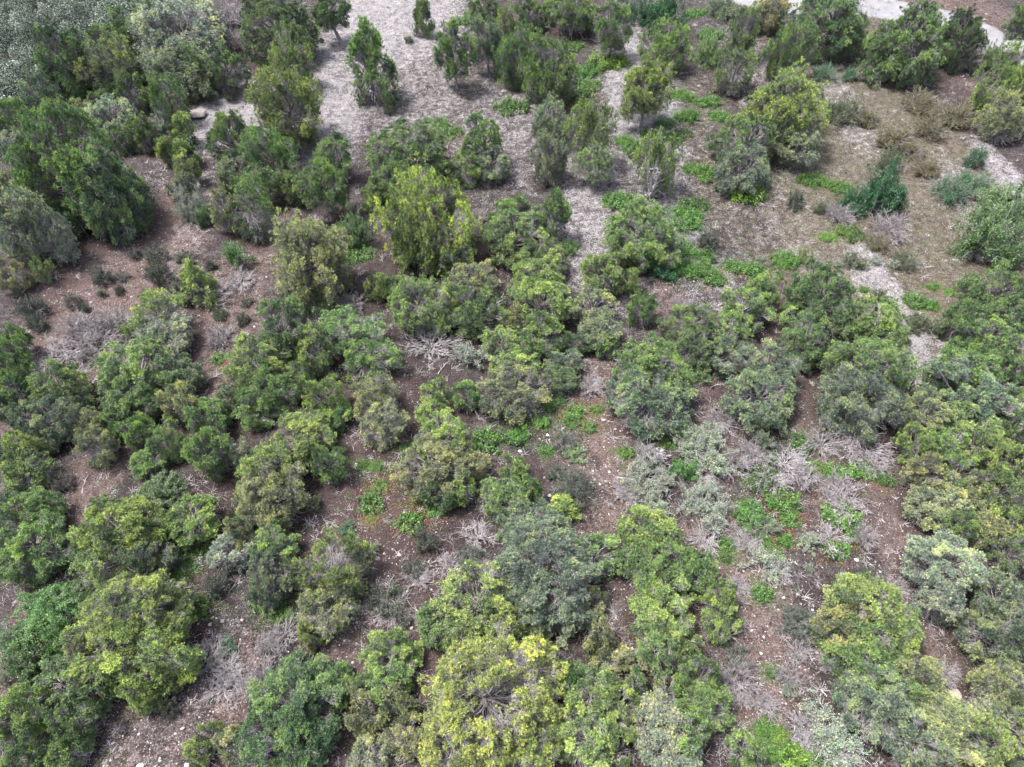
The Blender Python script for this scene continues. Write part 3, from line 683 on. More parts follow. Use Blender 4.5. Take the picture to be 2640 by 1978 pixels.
P|g|-12.71|31.14|1.06|0.81|0.2||small green pinyon upper right of the bright round pinyon over litter
C|y|-20.68|38.09|0.82|0.74|0.3||small yellow-green conical young conifer upper left of the bright tree below it at left
P|y|-14.10|28.64|1.92|1.41|0.4||bright round pinyon over reddish litter, just above the pale khaki one, lower left
P|g|-12.21|26.87|1.16|1.37|0.3||small green pinyon lower right of the bright round pinyon over litter
P|y|-16.02|26.01|1.91|1.41|0.5||large yellow-green pinyon lower left of the bright round pinyon over litter
P|k|-15.34|23.92|2.28|1.68|0.3||pale khaki straggling pinyon left of the reddish soil in the lower left
J|s|-18.58|27.76|0.79|1.16|0.2||small silvery juniper upper left of the pale khaki straggling pinyon
P|y|-33.51|27.67|1.41|1.65|0.3||mid-sized yellow-green pinyon lower left of the soft rounded pale pinyon
P|g|-32.49|26.37|1.56|1.14|0.3||mid-sized green pinyon above the large left-edge pinyon
P|d|-37.38|32.66|0.79|0.93|0.2||lower small dark green pinyon below the left edge trees
P|d|-36.86|33.91|0.98|1.16|0.2||upper small dark green pinyon below the left edge trees
G|d|-23.45|25.05|1.47|0.66|0.0||large dark green leafy shrub upper left of the small bright tree beside it
S|n|-30.15|25.89|0.64|0.57|0.0||mid-sized grey tufted low sagebrush upper right of the large left-edge pinyon
S|g|-16.69|29.35|0.50|0.25|0.0||small green tufted low sagebrush left of the bright round pinyon over litter
S|d|-18.41|44.38|1.13|0.56|0.0||large dark green tufted low sagebrush above the deep green smooth-headed pinyon
G|g|-14.75|46.18|0.81|0.61|0.0||small green leafy shrub lower right of the pale bushy juniper
D|n|-19.42|45.29|1.46|1.06|0.0||large grey leafless twiggy shrub lower left of the pale bushy juniper
D|n|-17.01|44.19|2.03|0.74|0.0||large grey leafless twiggy shrub below the pale bushy juniper
G|d|-16.36|43.36|1.31|0.59|0.0||mid-sized dark green leafy shrub upper right of the deep green smooth-headed pinyon
F|w|-38.12|37.39|0.31|0.06|0.0||small white fallen bare branch lower right of the left edge trees
F|w|-29.01|25.94|0.37|0.07|0.0||small white fallen bare branch upper left of the wide pale-green pinyon
F|w|-25.90|39.14|0.57|0.03|0.0||mid-sized white fallen bare branch lower right of the thin see-through juniper
F|w|-22.99|35.71|0.97|0.05|0.0||large white fallen bare branch left of the bright tree below it at left
F|w|-24.92|37.12|0.99|0.05|0.0||large white fallen bare branch right of the broad yellow-topped grove pinyon
F|w|-41.43|45.03|0.74|0.04|0.0||mid-sized white fallen bare branch lower left of the white trunk at left
J|e|-12.40|38.87|2.05|1.51|0.5||bright emerald juniper-like tree left of the dome with hanging bare twigs
J|e|-10.82|36.67|2.01|1.48|0.3||mid-sized bright green juniper lower right of the bright emerald tree
P|y|-11.33|44.94|0.91|1.07|0.3||small yellow-green pinyon left of the bright green dome juniper
P|g|-9.71|44.77|0.97|1.14|0.3||small green pinyon upper left of the bright green dome juniper
Y|y|-7.26|41.96|2.40|1.83|0.5||bright green dome juniper with hanging white bare twigs at the centre
D|w|-6.45|39.24|2.00|0.73|0.0||large white leafless twiggy shrub below the bright green dome juniper
P|k|-3.05|44.24|2.05|1.51|0.5||large khaki pinyon right of the bright green dome juniper
P|d|-2.82|41.09|2.11|1.56|0.3||large dark green pinyon below the khaki tree behind the dome
P|g|-4.36|46.79|1.41|1.04|0.3||mid-sized green pinyon upper left of the khaki tree behind the dome
P|y|2.16|44.79|2.06|1.51|0.5||large yellow-green pinyon right of the khaki tree behind the dome
P|y|2.36|42.11|2.27|1.67|0.3||large yellow-green pinyon below the middle of the central grove
P|y|2.39|48.25|1.93|1.42|0.3||large yellow-green pinyon above the middle of the central grove
P|y|7.65|45.96|1.67|1.58|0.4||mid-sized yellow-green pinyon right of the middle of the central grove
P|y|9.94|45.58|0.84|0.98|0.3||small yellow-green pinyon below the lone mat on litter
G|e|13.32|47.53|1.23|0.62|0.0||mid-sized bright green leafy shrub below the big mat beside litter
G|g|10.75|48.68|1.11|0.50|0.0||mid-sized green leafy shrub below the lone mat on litter
P|k|0.07|40.47|1.05|1.24|0.3||small khaki pinyon lower left of the middle of the central grove
P|y|-0.79|38.16|1.48|1.09|0.3||upper mid-sized yellow-green pinyon above the khaki feathery central pinyon
P|g|2.28|38.93|1.48|1.59|0.3||mid-sized green pinyon below the middle of the central grove
P|g|0.68|37.38|1.15|0.85|0.2||small green pinyon above the khaki feathery central pinyon
P|y|-0.29|35.69|1.50|1.11|0.3||lower mid-sized yellow-green pinyon above the khaki feathery central pinyon
P|k|0.18|33.32|2.12|1.56|0.3||khaki feathery pinyon in the centre with a pale lower fringe
P|g|0.78|34.95|1.25|0.92|0.2||mid-sized green pinyon upper right of the khaki feathery central pinyon
P|k|6.49|42.44|1.69|1.43|0.3||mid-sized khaki pinyon right of the middle of the central grove
P|b|6.72|39.93|1.52|1.11|0.2||mid-sized bluish green pinyon lower right of the middle of the central grove
P|g|10.58|42.04|1.08|1.27|0.3||small green pinyon left of the left grove right of centre
P|g|7.41|38.92|0.98|0.84|0.3||small green pinyon upper left of the very dense dark pinyon
P|b|4.05|36.55|1.20|0.89|0.3||mid-sized bluish green pinyon upper right of the khaki feathery central pinyon
P|d|4.91|38.85|1.04|0.90|0.2||small dark green pinyon lower right of the middle of the central grove
P|d|3.51|34.95|1.12|0.83|0.2||small dark green pinyon right of the khaki feathery central pinyon
G|b|4.15|35.40|1.08|0.49|0.0||mid-sized bluish green leafy shrub right of the khaki feathery central pinyon
P|g|10.62|35.08|2.46|1.81|0.5||very dense dark round pinyon, most compact crown right of centre
P|b|10.18|32.44|2.63|1.93|0.2||large bluish green pinyon below the very dense dark pinyon
P|b|8.51|34.82|0.94|0.94|0.2||small bluish green pinyon left of the very dense dark pinyon
G|s|-3.14|37.85|1.36|0.61|0.0||mid-sized silvery leafy shrub upper left of the khaki feathery central pinyon
J|k|-9.83|32.62|1.43|1.32|0.4||small khaki juniper above the slender khaki tree
J|k|-9.03|30.36|1.51|1.23|0.2||small khaki juniper below the slender khaki tree
P|y|-5.75|33.59|0.92|0.91|0.5||upper small yellow-green pinyon above the yellowish round-topped tree
P|y|-5.78|31.99|1.14|0.84|0.2||lower small yellow-green pinyon above the yellowish round-topped tree
P|g|-3.42|33.29|0.98|1.15|0.3||small green pinyon left of the khaki feathery central pinyon
P|y|-4.72|28.76|1.77|1.30|0.6||yellowish round-topped pinyon beside the stony clearing, lower middle
P|k|-5.11|26.62|2.10|1.55|0.3||large khaki pinyon below the yellowish round-topped tree
P|k|-2.97|27.44|1.31|0.96|0.2||mid-sized khaki pinyon lower right of the yellowish round-topped tree
P|y|-3.40|25.27|0.88|1.03|0.3||small yellow-green pinyon below the yellowish round-topped tree
P|d|-4.73|24.88|0.98|1.02|0.2||small dark green pinyon below the yellowish round-topped tree
P|y|0.17|26.88|0.85|1.00|0.3||small yellow-green pinyon above the two bright trees mid-bottom
P|g|-0.57|24.59|1.48|1.09|0.3||mid-sized green pinyon left of the little pointed clearing tree
P|g|1.11|25.22|0.83|0.98|0.2||small green pinyon right of the two bright trees mid-bottom
C|y|3.49|24.19|0.89|0.80|0.1||little pointed bright green tree below the stony clearing
S|b|3.78|29.75|0.85|0.42|0.0||mid-sized bluish green tufted low sagebrush right of the highest round white rock
G|g|4.51|28.69|0.78|0.35|0.0||small green leafy shrub above the large stony-clearing sagebrush
S|b|4.29|25.62|1.22|1.09|0.0||large dark grey-green sagebrush in the stony clearing
S|d|3.12|27.18|0.66|0.33|0.0||mid-sized dark green tufted low sagebrush upper left of the large stony-clearing sagebrush
B|w|9.75|28.21|1.31|1.39|0.0||white bare antler-shaped dead shrub right of the stony clearing
D|w|9.17|29.05|0.98|0.71|0.0||mid-sized white leafless twiggy shrub upper left of the white antler-shaped shrub
G|s|9.21|26.58|1.61|0.73|0.0||silvery-green leafy shrub directly below the white antler-shaped dead shrub
D|n|7.97|25.75|1.18|0.43|0.0||mid-sized grey leafless twiggy shrub lower left of the white antler-shaped shrub
G|s|9.51|24.49|1.00|0.45|0.0||mid-sized silvery leafy shrub below the white antler-shaped shrub
L|e|-1.75|29.87|1.25|0.21|0.0||large bright green low leaf mat right of the yellowish round-topped tree
L|e|0.41|30.45|0.96|0.16|0.0||mid-sized bright green low leaf mat left of the highest round white rock
L|e|2.15|31.71|0.75|0.13|0.0||mid-sized bright green low leaf mat above the highest round white rock
L|e|5.70|31.25|0.60|0.23|0.0||lower small bright green low leaf mat right of the highest round white rock
L|e|4.35|31.62|0.68|0.11|0.0||upper small bright green low leaf mat right of the highest round white rock
L|e|8.10|28.93|0.65|0.25|0.0||small bright green low leaf mat left of the white antler-shaped shrub
L|e|4.63|32.53|0.84|0.14|0.0||mid-sized bright green low leaf mat upper right of the highest round white rock
L|g|3.13|33.39|0.92|0.16|0.0||mid-sized green low leaf mat above the highest round white rock
L|e|-10.27|27.52|0.42|0.16|0.0||upper small bright green low leaf mat below the slender khaki tree
L|e|-9.29|27.34|0.42|0.16|0.0||lower small bright green low leaf mat below the slender khaki tree
L|e|-8.92|25.89|0.63|0.11|0.0||left-hand small bright green low leaf mat lower left of the yellowish round-topped tree
L|e|-9.44|24.50|0.95|0.37|0.0||mid-sized bright green low leaf mat upper right of the pale oval juniper
L|e|-6.29|25.08|0.48|0.15|0.0||right-hand small bright green low leaf mat lower left of the yellowish round-topped tree
L|e|11.17|29.91|0.59|0.23|0.0||small bright green low leaf mat upper right of the white antler-shaped shrub
L|e|-5.07|24.16|0.75|0.13|0.0||mid-sized bright green low leaf mat below the yellowish round-topped tree
L|g|-7.41|29.05|0.58|0.22|0.0||small green low leaf mat left of the yellowish round-topped tree
L|e|2.54|29.28|0.44|0.17|0.0||small bright green low leaf mat below the highest round white rock
L|g|0.18|32.15|0.83|0.14|0.0||mid-sized green low leaf mat below the khaki feathery central pinyon
L|e|6.30|32.82|0.61|0.10|0.0||small bright green low leaf mat upper right of the highest round white rock
D|n|-13.55|44.01|1.24|0.63|0.0||mid-sized grey leafless twiggy shrub above the bright emerald tree
D|n|-2.01|26.88|0.84|0.30|0.0||small grey leafless twiggy shrub upper left of the two bright trees mid-bottom
D|n|5.96|35.14|1.06|0.38|0.0||mid-sized grey leafless twiggy shrub left of the very dense dark pinyon
D|n|-6.40|31.77|0.76|0.28|0.0||small grey leafless twiggy shrub upper left of the yellowish round-topped tree
R|w|2.56|30.60|0.15|0.07|0.0||round white rock, highest of those in the stony clearing
R|w|0.57|29.22|0.14|0.07|0.0||mid-sized white rock lower left of the highest round white rock
R|p|6.75|31.92|0.20|0.06|0.0||large pale rock upper left of the white antler-shaped shrub
R|p|6.06|31.93|0.10|0.05|0.0||mid-sized pale rock right of the highest round white rock
R|w|6.75|27.36|0.12|0.06|0.0||mid-sized white rock right of the large stony-clearing sagebrush
R|p|-1.26|28.90|0.16|0.05|0.0||large pale rock above the two bright trees mid-bottom
R|p|2.00|30.27|0.10|0.03|0.0||mid-sized pale rock lower right of the khaki feathery central pinyon
R|p|6.02|26.35|0.13|0.04|0.0||mid-sized pale rock right of the large stony-clearing sagebrush
R|p|5.72|26.72|0.10|0.05|0.0||small pale rock right of the large stony-clearing sagebrush
R|p|3.38|27.76|0.12|0.04|0.0||mid-sized pale rock upper left of the large stony-clearing sagebrush
R|p|2.54|25.60|0.16|0.05|0.0||large pale rock upper left of the little pointed clearing tree
R|p|2.10|25.23|0.12|0.06|0.0||mid-sized pale rock left of the little pointed clearing tree
R|p|4.29|28.24|0.10|0.03|0.0||mid-sized pale rock above the large stony-clearing sagebrush
R|p|4.12|31.65|0.13|0.04|0.0||mid-sized pale rock upper right of the highest round white rock
F|w|-5.47|36.79|0.62|0.03|0.0||mid-sized white fallen bare branch below the bright green dome juniper
F|w|8.01|26.73|0.82|0.04|0.0||large white fallen bare branch lower left of the white antler-shaped shrub
P|g|14.27|40.27|1.77|1.30|0.5||large green pinyon upper right of the very dense dark pinyon
P|d|14.24|38.18|1.80|1.33|0.2||large dark green pinyon below the left grove right of centre
P|g|16.89|38.91|1.49|1.20|0.4||mid-sized green pinyon right of the left grove right of centre
P|b|16.66|37.28|1.53|1.13|0.2||mid-sized bluish green pinyon lower right of the left grove right of centre
P|g|18.76|41.86|1.93|1.42|0.4||large green pinyon upper right of the left grove right of centre
P|g|20.45|44.12|1.30|1.30|0.4||mid-sized green pinyon left of the tall dark grove pinyon
P|d|24.78|42.65|2.27|2.10|0.5||tall dark pinyon heading the dense grove, right of centre
P|g|23.02|42.68|1.15|1.35|0.3||small green pinyon left of the tall dark grove pinyon
P|d|25.30|40.21|1.70|1.46|0.3||mid-sized dark green pinyon lower right of the tall dark grove pinyon
P|d|22.38|37.44|1.77|1.50|0.3||large dark green pinyon upper right of the bluish round standing-apart pinyon
P|g|22.98|40.63|1.32|0.97|0.2||mid-sized green pinyon lower left of the tall dark grove pinyon
P|g|28.51|39.45|2.20|1.62|0.4||large green pinyon above the broad bright-tipped pinyon
C|g|28.91|42.53|0.87|0.95|0.3||small green conical young conifer right of the tall dark grove pinyon
P|d|29.73|38.23|1.29|1.06|0.2||mid-sized dark green pinyon upper right of the broad bright-tipped pinyon
P|g|25.64|34.54|2.84|2.09|0.5||broad bright-tipped pinyon at right with black shade under its near side
P|b|24.87|32.19|2.82|2.08|0.2||large bluish green pinyon below the broad bright-tipped pinyon
P|b|19.13|35.25|2.03|1.49|0.5||bluish round pinyon standing apart above the grey dead brush, right side
P|b|18.19|32.96|2.40|1.77|0.2||large bluish green pinyon below the bluish round standing-apart pinyon
P|d|39.05|42.56|2.33|1.95|0.5||large dark green pinyon upper right of the dark right-edge pinyons
P|d|35.35|39.98|1.49|1.76|0.3||mid-sized dark green pinyon lower left of the dark right-edge pinyons
P|d|38.71|40.16|1.76|1.46|0.3||large dark green pinyon lower right of the dark right-edge pinyons
P|g|36.55|37.42|2.15|1.58|0.4||large green pinyon below the dark right-edge pinyons
P|d|35.34|37.51|1.27|1.15|0.2||mid-sized dark green pinyon above the rounded right-hand pinyon
P|g|33.08|34.22|2.31|1.70|0.4||large green pinyon above the big right-edge grove
P|b|32.66|32.03|2.48|1.83|0.2||large bluish green pinyon below the rounded right-hand pinyon
P|g|35.72|35.84|1.12|1.32|0.3||small green pinyon upper right of the rounded right-hand pinyon
P|k|29.15|30.84|1.75|1.28|0.5||large khaki pinyon upper left of the big right-edge grove
P|y|31.56|29.66|1.73|1.27|0.4||upper mid-sized yellow-green pinyon right of the big right-edge grove
P|y|27.45|28.19|1.13|1.32|0.3||small yellow-green pinyon left of the big right-edge grove
P|g|29.22|27.90|1.35|1.26|0.3||mid-sized green pinyon below the big right-edge grove
P|y|31.88|27.88|1.35|1.32|0.3||lower mid-sized yellow-green pinyon right of the big right-edge grove
P|k|27.55|26.26|1.21|1.32|0.2||mid-sized khaki pinyon below the big right-edge grove
P|g|29.38|25.88|1.09|1.29|0.2||small green pinyon lower right of the big right-edge grove
P|y|33.01|26.59|1.32|1.55|0.3||upper mid-sized yellow-green pinyon above the dark corner grove
P|y|31.55|24.42|1.49|1.59|0.3||lower mid-sized yellow-green pinyon above the dark corner grove
P|k|30.05|24.77|1.08|1.27|0.2||upper small khaki pinyon above the dark corner grove
P|k|29.00|24.52|1.24|0.91|0.2||upper mid-sized khaki pinyon upper left of the dark corner grove
P|k|26.82|23.69|1.23|0.91|0.2||mid-sized khaki pinyon above the pale feathery pinyon
P|k|30.33|23.56|0.96|0.71|0.2||lower small khaki pinyon above the dark corner grove
P|d|36.42|32.47|0.90|1.06|0.3||lower small dark green pinyon right of the rounded right-hand pinyon
P|d|38.00|35.38|0.81|0.95|0.3||upper small dark green pinyon right of the rounded right-hand pinyon
P|d|35.29|30.11|0.93|1.10|0.2||small dark green pinyon lower right of the rounded right-hand pinyon
G|s|13.42|29.39|1.79|0.80|0.0||silvery-green leafy shrub, largest of those left of the dead brush
G|s|13.84|27.85|1.32|0.59|0.0||topmost mid-sized silvery leafy shrub below the largest silvery shrub
G|e|11.78|27.34|0.87|0.60|0.0||small bright green leafy shrub lower left of the largest silvery shrub
G|s|12.90|24.68|1.42|0.64|0.0||middle mid-sized silvery leafy shrub below the largest silvery shrub
D|w|13.04|26.81|0.96|0.35|0.0||mid-sized white leafless twiggy shrub below the largest silvery shrub
D|w|23.63|30.86|1.43|0.52|0.0||white leafless brush standing on bare soil below the broad bright-tipped pinyon
D|w|21.95|29.31|1.22|0.76|0.0||mid-sized white leafless twiggy shrub below the white brush on bare soil
D|n|24.55|28.73|1.81|0.66|0.0||large grey leafless twiggy shrub lower right of the white brush on bare soil
D|w|19.16|27.77|1.69|0.61|0.0||large white leafless twiggy shrub lower left of the white brush on bare soil
D|w|15.59|27.66|1.14|0.83|0.0||mid-sized white leafless twiggy shrub lower right of the largest silvery shrub
D|w|20.21|26.62|1.00|0.73|0.0||mid-sized white leafless twiggy shrub right of the dead brush patch
D|n|22.26|25.39|1.39|0.62|0.0||large grey leafless twiggy shrub right of the dead brush patch
D|w|22.08|24.19|1.32|0.48|0.0||large white leafless twiggy shrub lower right of the dead brush patch
D|n|15.39|31.93|1.27|0.61|0.0||large grey leafless twiggy shrub upper right of the largest silvery shrub
D|w|17.86|26.63|1.31|0.48|0.0||large white leafless twiggy shrub lower left of the dead brush patch
D|n|24.80|27.48|1.07|0.39|0.0||mid-sized grey leafless twiggy shrub lower right of the white brush on bare soil
D|n|17.03|28.91|0.98|0.52|0.0||mid-sized grey leafless twiggy shrub upper left of the dead brush patch
L|g|17.28|26.65|1.41|0.24|0.0||large green low leaf mat left of the dead brush patch
L|e|18.34|28.45|0.51|0.19|0.0||small bright green low leaf mat upper left of the dead brush patch
L|e|18.30|24.90|1.17|0.45|0.0||mid-sized bright green low leaf mat below the dead brush patch
L|e|22.16|26.93|0.91|0.35|0.0||mid-sized bright green low leaf mat below the white brush on bare soil
L|e|23.94|27.03|0.98|0.38|0.0||mid-sized bright green low leaf mat lower right of the white brush on bare soil
L|g|20.62|29.55|0.95|0.36|0.0||mid-sized green low leaf mat lower left of the white brush on bare soil
L|e|15.88|24.35|0.89|0.34|0.0||mid-sized bright green low leaf mat above the tangle of white brush
L|e|20.93|27.47|0.64|0.11|0.0||small bright green low leaf mat right of the dead brush patch
L|g|25.26|26.34|0.63|0.24|0.0||small green low leaf mat lower left of the big right-edge grove
L|e|14.95|47.91|1.69|0.65|0.0||lower large bright green low leaf mat below the big mat beside litter
L|e|16.96|47.94|1.07|0.41|0.0||lower mid-sized bright green low leaf mat below the big mat beside litter
L|e|17.50|46.81|1.07|0.18|0.0||mid-sized bright green low leaf mat above the left grove right of centre
L|e|19.62|48.60|1.08|0.42|0.0||mid-sized bright green low leaf mat lower right of the big mat beside litter
L|e|21.33|48.18|1.17|0.45|0.0||mid-sized bright green low leaf mat left of the tall dark grove pinyon
L|e|24.38|49.56|1.37|0.32|0.0||lower large bright green low leaf mat upper left of the tall dark grove pinyon
L|e|33.89|44.04|1.03|0.40|0.0||mid-sized bright green low leaf mat below the white dusty patch at right
L|e|34.99|43.45|0.77|0.30|0.0||mid-sized bright green low leaf mat lower right of the white dusty patch at right
L|e|36.09|45.84|0.61|0.24|0.0||small bright green low leaf mat lower right of the white dusty patch at right
L|e|30.19|45.75|0.44|0.17|0.0||small bright green low leaf mat right of the tall dark grove pinyon
L|g|23.19|47.49|0.54|0.21|0.0||small green low leaf mat left of the tall dark grove pinyon
L|y|37.22|45.05|0.61|0.23|0.0||small yellow-green low leaf mat left of the dark right-edge pinyons
L|e|25.59|47.01|0.63|0.24|0.0||small bright green low leaf mat upper left of the tall dark grove pinyon
S|g|33.03|40.96|1.02|0.65|0.0||mid-sized green tufted low sagebrush below the white dusty patch at right
S|g|30.35|49.19|0.98|0.49|0.0||mid-sized green tufted low sagebrush upper right of the tall dark grove pinyon
S|g|34.64|48.93|1.18|0.59|0.0||large green tufted low sagebrush upper left of the white dusty patch at right
S|g|31.09|44.69|0.67|0.43|0.0||mid-sized green tufted low sagebrush lower left of the white dusty patch at right
S|s|32.36|49.28|0.49|0.27|0.0||middle small silvery tufted low sagebrush left of the white dusty patch at right
S|s|33.78|48.73|0.56|0.28|0.0||rightmost small silvery tufted low sagebrush left of the white dusty patch at right
S|s|28.96|49.22|0.42|0.23|0.0||small silvery tufted low sagebrush upper right of the tall dark grove pinyon
S|s|31.04|48.53|0.42|0.24|0.0||leftmost small silvery tufted low sagebrush left of the white dusty patch at right
S|s|22.20|49.82|0.35|0.27|0.0||small silvery tufted low sagebrush below the brightest leaf mat
G|b|17.91|29.59|0.73|0.65|0.0||small bluish green leafy shrub upper left of the dead brush patch
G|d|14.36|36.09|0.97|0.44|0.0||small dark green leafy shrub below the left grove right of centre
D|n|13.98|43.15|1.15|0.84|0.0||mid-sized grey leafless twiggy shrub upper left of the left grove right of centre
S|g|34.48|40.07|0.57|0.51|0.0||small green tufted low sagebrush above the rounded right-hand pinyon
F|w|29.56|44.49|0.47|0.09|0.0||mid-sized white fallen bare branch right of the tall dark grove pinyon
F|w|15.75|35.17|0.18|0.04|0.0||small white fallen bare branch left of the bluish round standing-apart pinyon
P|g|-31.07|22.81|2.10|1.54|0.4||large green pinyon above the large left-edge pinyon
P|g|-29.45|20.85|2.14|1.58|0.3||large pinyon filling the left edge below the bare brown soil
P|y|-24.03|21.76|2.45|1.80|0.5||wide round pale-green pinyon right of the bare brown soil, lower left
P|g|-24.00|19.77|2.20|1.62|0.3||large green pinyon below the wide pale-green pinyon
P|b|-22.08|19.93|1.26|1.48|0.2||mid-sized bluish green pinyon lower right of the wide pale-green pinyon
P|y|-20.37|22.68|1.47|1.09|0.4||mid-sized yellow-green pinyon above the dark teal sage tuft
P|k|-17.17|21.83|0.89|1.04|0.3||small khaki pinyon right of the small bright tree beside it
J|s|-17.63|20.57|1.18|0.87|0.2||small silvery juniper above the dark teal sage tuft
P|g|-15.08|20.86|1.34|0.98|0.4||mid-sized green pinyon upper right of the dark teal sage tuft
P|b|-14.53|18.73|1.44|1.69|0.2||mid-sized bluish green pinyon right of the dark teal sage tuft
S|b|-17.96|18.69|0.72|0.65|0.0||mid-sized bluish green tufted low sagebrush above the cluster of pale stones
Y|y|-10.63|18.87|1.96|1.85|0.5||pale yellow-green oval juniper standing apart on red soil, lower left
J|k|-10.91|17.00|1.65|1.21|0.2||small khaki juniper upper right of the tiny yellow-green bush tree
C|y|-11.57|15.44|0.55|1.09|0.1||tiny yellow-green bush tree just below the pale oval juniper
G|e|-27.28|17.24|1.59|0.72|0.0||large bright green leafy shrub above the bright shrub thicket at left
G|e|-28.06|15.92|1.29|0.58|0.0||mid-sized bright green leafy shrub left of the bright shrub thicket at left
G|e|-25.88|15.24|1.00|0.90|0.0||mid-sized bright green leafy shrub lower right of the bright shrub thicket at left
G|b|-29.08|15.49|0.87|0.78|0.0||small bluish green leafy shrub left of the bright shrub thicket at left
G|d|-27.28|13.83|1.11|1.00|0.0||mid-sized dark green leafy shrub lower left of the bright shrub thicket at left
G|b|-28.47|13.61|0.71|0.64|0.0||small bluish green leafy shrub lower left of the bright shrub thicket at left
P|y|-21.41|15.73|2.79|2.05|0.5||broad golden-green pinyon, largest and yellowest of the lower left
P|y|-20.78|14.32|2.48|1.82|0.3||large yellow-green pinyon below the broad golden-green pinyon
P|k|-23.31|14.48|1.21|1.42|0.2||mid-sized khaki pinyon lower left of the broad golden-green pinyon
P|y|-20.06|12.35|1.08|1.27|0.3||small yellow-green pinyon upper left of the pale stone on bare soil
P|k|-18.96|12.98|0.51|0.60|0.3||small khaki pinyon right of the bright tree under the golden one
P|g|-24.97|12.83|1.37|1.00|0.3||mid-sized green pinyon above the bottom left corner
P|d|-22.87|12.21|0.99|1.16|0.2||small dark green pinyon left of the bright tree under the golden one
C|y|-22.28|12.54|0.53|0.58|0.2||small yellow-green conical young conifer left of the bright tree under the golden one
P|y|-25.83|10.88|1.40|1.58|0.4||mid-sized yellow-green pinyon left of the bottom left corner
P|g|-25.15|9.32|1.41|1.36|0.2||mid-sized green pinyon lower left of the bottom left corner
P|g|-23.11|10.57|1.13|1.34|0.3||small green pinyon right of the bottom left corner
P|g|-23.30|9.31|0.95|1.12|0.2||small green pinyon lower right of the bottom left corner
D|n|-17.48|14.58|1.05|0.62|0.0||mid-sized grey leafless twiggy shrub left of the grey dead brush at bottom left
D|w|-16.14|13.67|1.18|0.43|0.0||upper mid-sized white leafless twiggy shrub below the grey dead brush at bottom left
D|n|-14.17|13.30|1.07|0.78|0.0||mid-sized grey leafless twiggy shrub lower right of the grey dead brush at bottom left
D|w|-13.39|15.78|1.02|0.59|0.0||mid-sized white leafless twiggy shrub left of the tiny yellow-green bush tree
D|n|-14.08|15.13|0.85|0.62|0.0||small grey leafless twiggy shrub right of the grey dead brush at bottom left
D|w|-16.28|12.81|1.07|0.39|0.0||lower mid-sized white leafless twiggy shrub below the grey dead brush at bottom left
S|e|-16.54|15.07|0.60|0.30|0.0||small bright green tufted low sagebrush above the grey dead brush at bottom left
D|n|-12.09|13.82|0.79|0.29|0.0||small grey leafless twiggy shrub below the tiny yellow-green bush tree
D|w|-14.88|12.83|0.78|0.37|0.0||small white leafless twiggy shrub lower right of the grey dead brush at bottom left
L|e|-18.97|17.52|0.80|0.31|0.0||mid-sized bright green low leaf mat upper left of the cluster of pale stones
L|g|-22.80|18.73|1.38|0.23|0.0||large green low leaf mat above the broad golden-green pinyon
L|g|-14.89|17.89|1.06|0.18|0.0||mid-sized green low leaf mat right of the dark teal sage tuft
L|e|-13.90|17.21|0.74|0.13|0.0||mid-sized bright green low leaf mat upper left of the tiny yellow-green bush tree
L|e|-20.78|19.36|0.63|0.24|0.0||small bright green low leaf mat left of the dark teal sage tuft
L|e|-20.13|20.04|0.45|0.17|0.0||small bright green low leaf mat upper left of the dark teal sage tuft
L|g|-21.03|20.85|0.71|0.27|0.0||small green low leaf mat below the small bright tree beside it
L|e|-26.00|18.96|0.57|0.10|0.0||small bright green low leaf mat lower left of the wide pale-green pinyon
L|e|-17.80|23.85|0.47|0.18|0.0||small bright green low leaf mat lower left of the pale khaki straggling pinyon
L|g|-25.14|17.44|0.55|0.21|0.0||small green low leaf mat upper left of the broad golden-green pinyon
L|g|-19.61|21.50|0.85|0.33|0.0||mid-sized green low leaf mat lower right of the small bright tree beside it
S|s|-24.97|18.47|0.62|0.31|0.0||mid-sized silvery tufted low sagebrush upper left of the broad golden-green pinyon
P|y|-16.02|10.22|0.66|0.76|0.2||small yellow-green pinyon above the small bottom yellow trees
P|y|-16.42|9.30|0.65|0.76|0.2||small yellow-green pinyon lower left of the small bottom yellow trees
P|d|-11.58|11.79|2.22|1.63|0.5||big deep-green pinyon with knobbly bright tufts along the bottom, left of the vivid yellow one
P|d|-11.50|10.27|2.43|1.79|0.2||large dark green pinyon below the deep-green bottom pinyon
P|k|-14.62|9.80|0.87|1.03|0.2||small khaki pinyon right of the small bottom yellow trees
P|g|-9.95|12.78|1.28|0.94|0.3||mid-sized green pinyon upper right of the deep-green bottom pinyon
S|d|-18.82|11.83|0.61|0.55|0.0||small dark green tufted low sagebrush upper left of the pale stone on bare soil
D|w|-14.30|11.29|0.38|0.28|0.0||small white leafless twiggy shrub left of the deep-green bottom pinyon
R|p|-17.95|16.89|0.14|0.07|0.0||upper large pale rock below the dark teal sage tuft
R|p|-17.71|16.88|0.12|0.06|0.0||mid-sized pale rock below the dark teal sage tuft
R|p|-16.20|16.79|0.14|0.06|0.0||large pale rock right of the cluster of pale stones
R|p|-18.01|16.49|0.14|0.07|0.0||lower large pale rock below the dark teal sage tuft
R|p|-19.20|16.68|0.09|0.05|0.0||small pale rock left of the cluster of pale stones
R|v|-19.47|16.23|0.14|0.04|0.0||large mauve rock left of the cluster of pale stones
R|p|-19.10|16.28|0.10|0.05|0.0||mid-sized pale rock lower left of the cluster of pale stones
R|p|-17.92|10.74|0.15|0.07|0.0||large pale rock upper left of the small bottom yellow trees
R|w|-18.81|9.44|0.07|0.03|0.0||small white rock lower left of the pale stone on bare soil
R|p|-16.46|12.28|0.08|0.04|0.0||small pale rock below the grey dead brush at bottom left
R|w|-19.62|8.86|0.21|0.06|0.0||large white rock lower left of the pale stone on bare soil
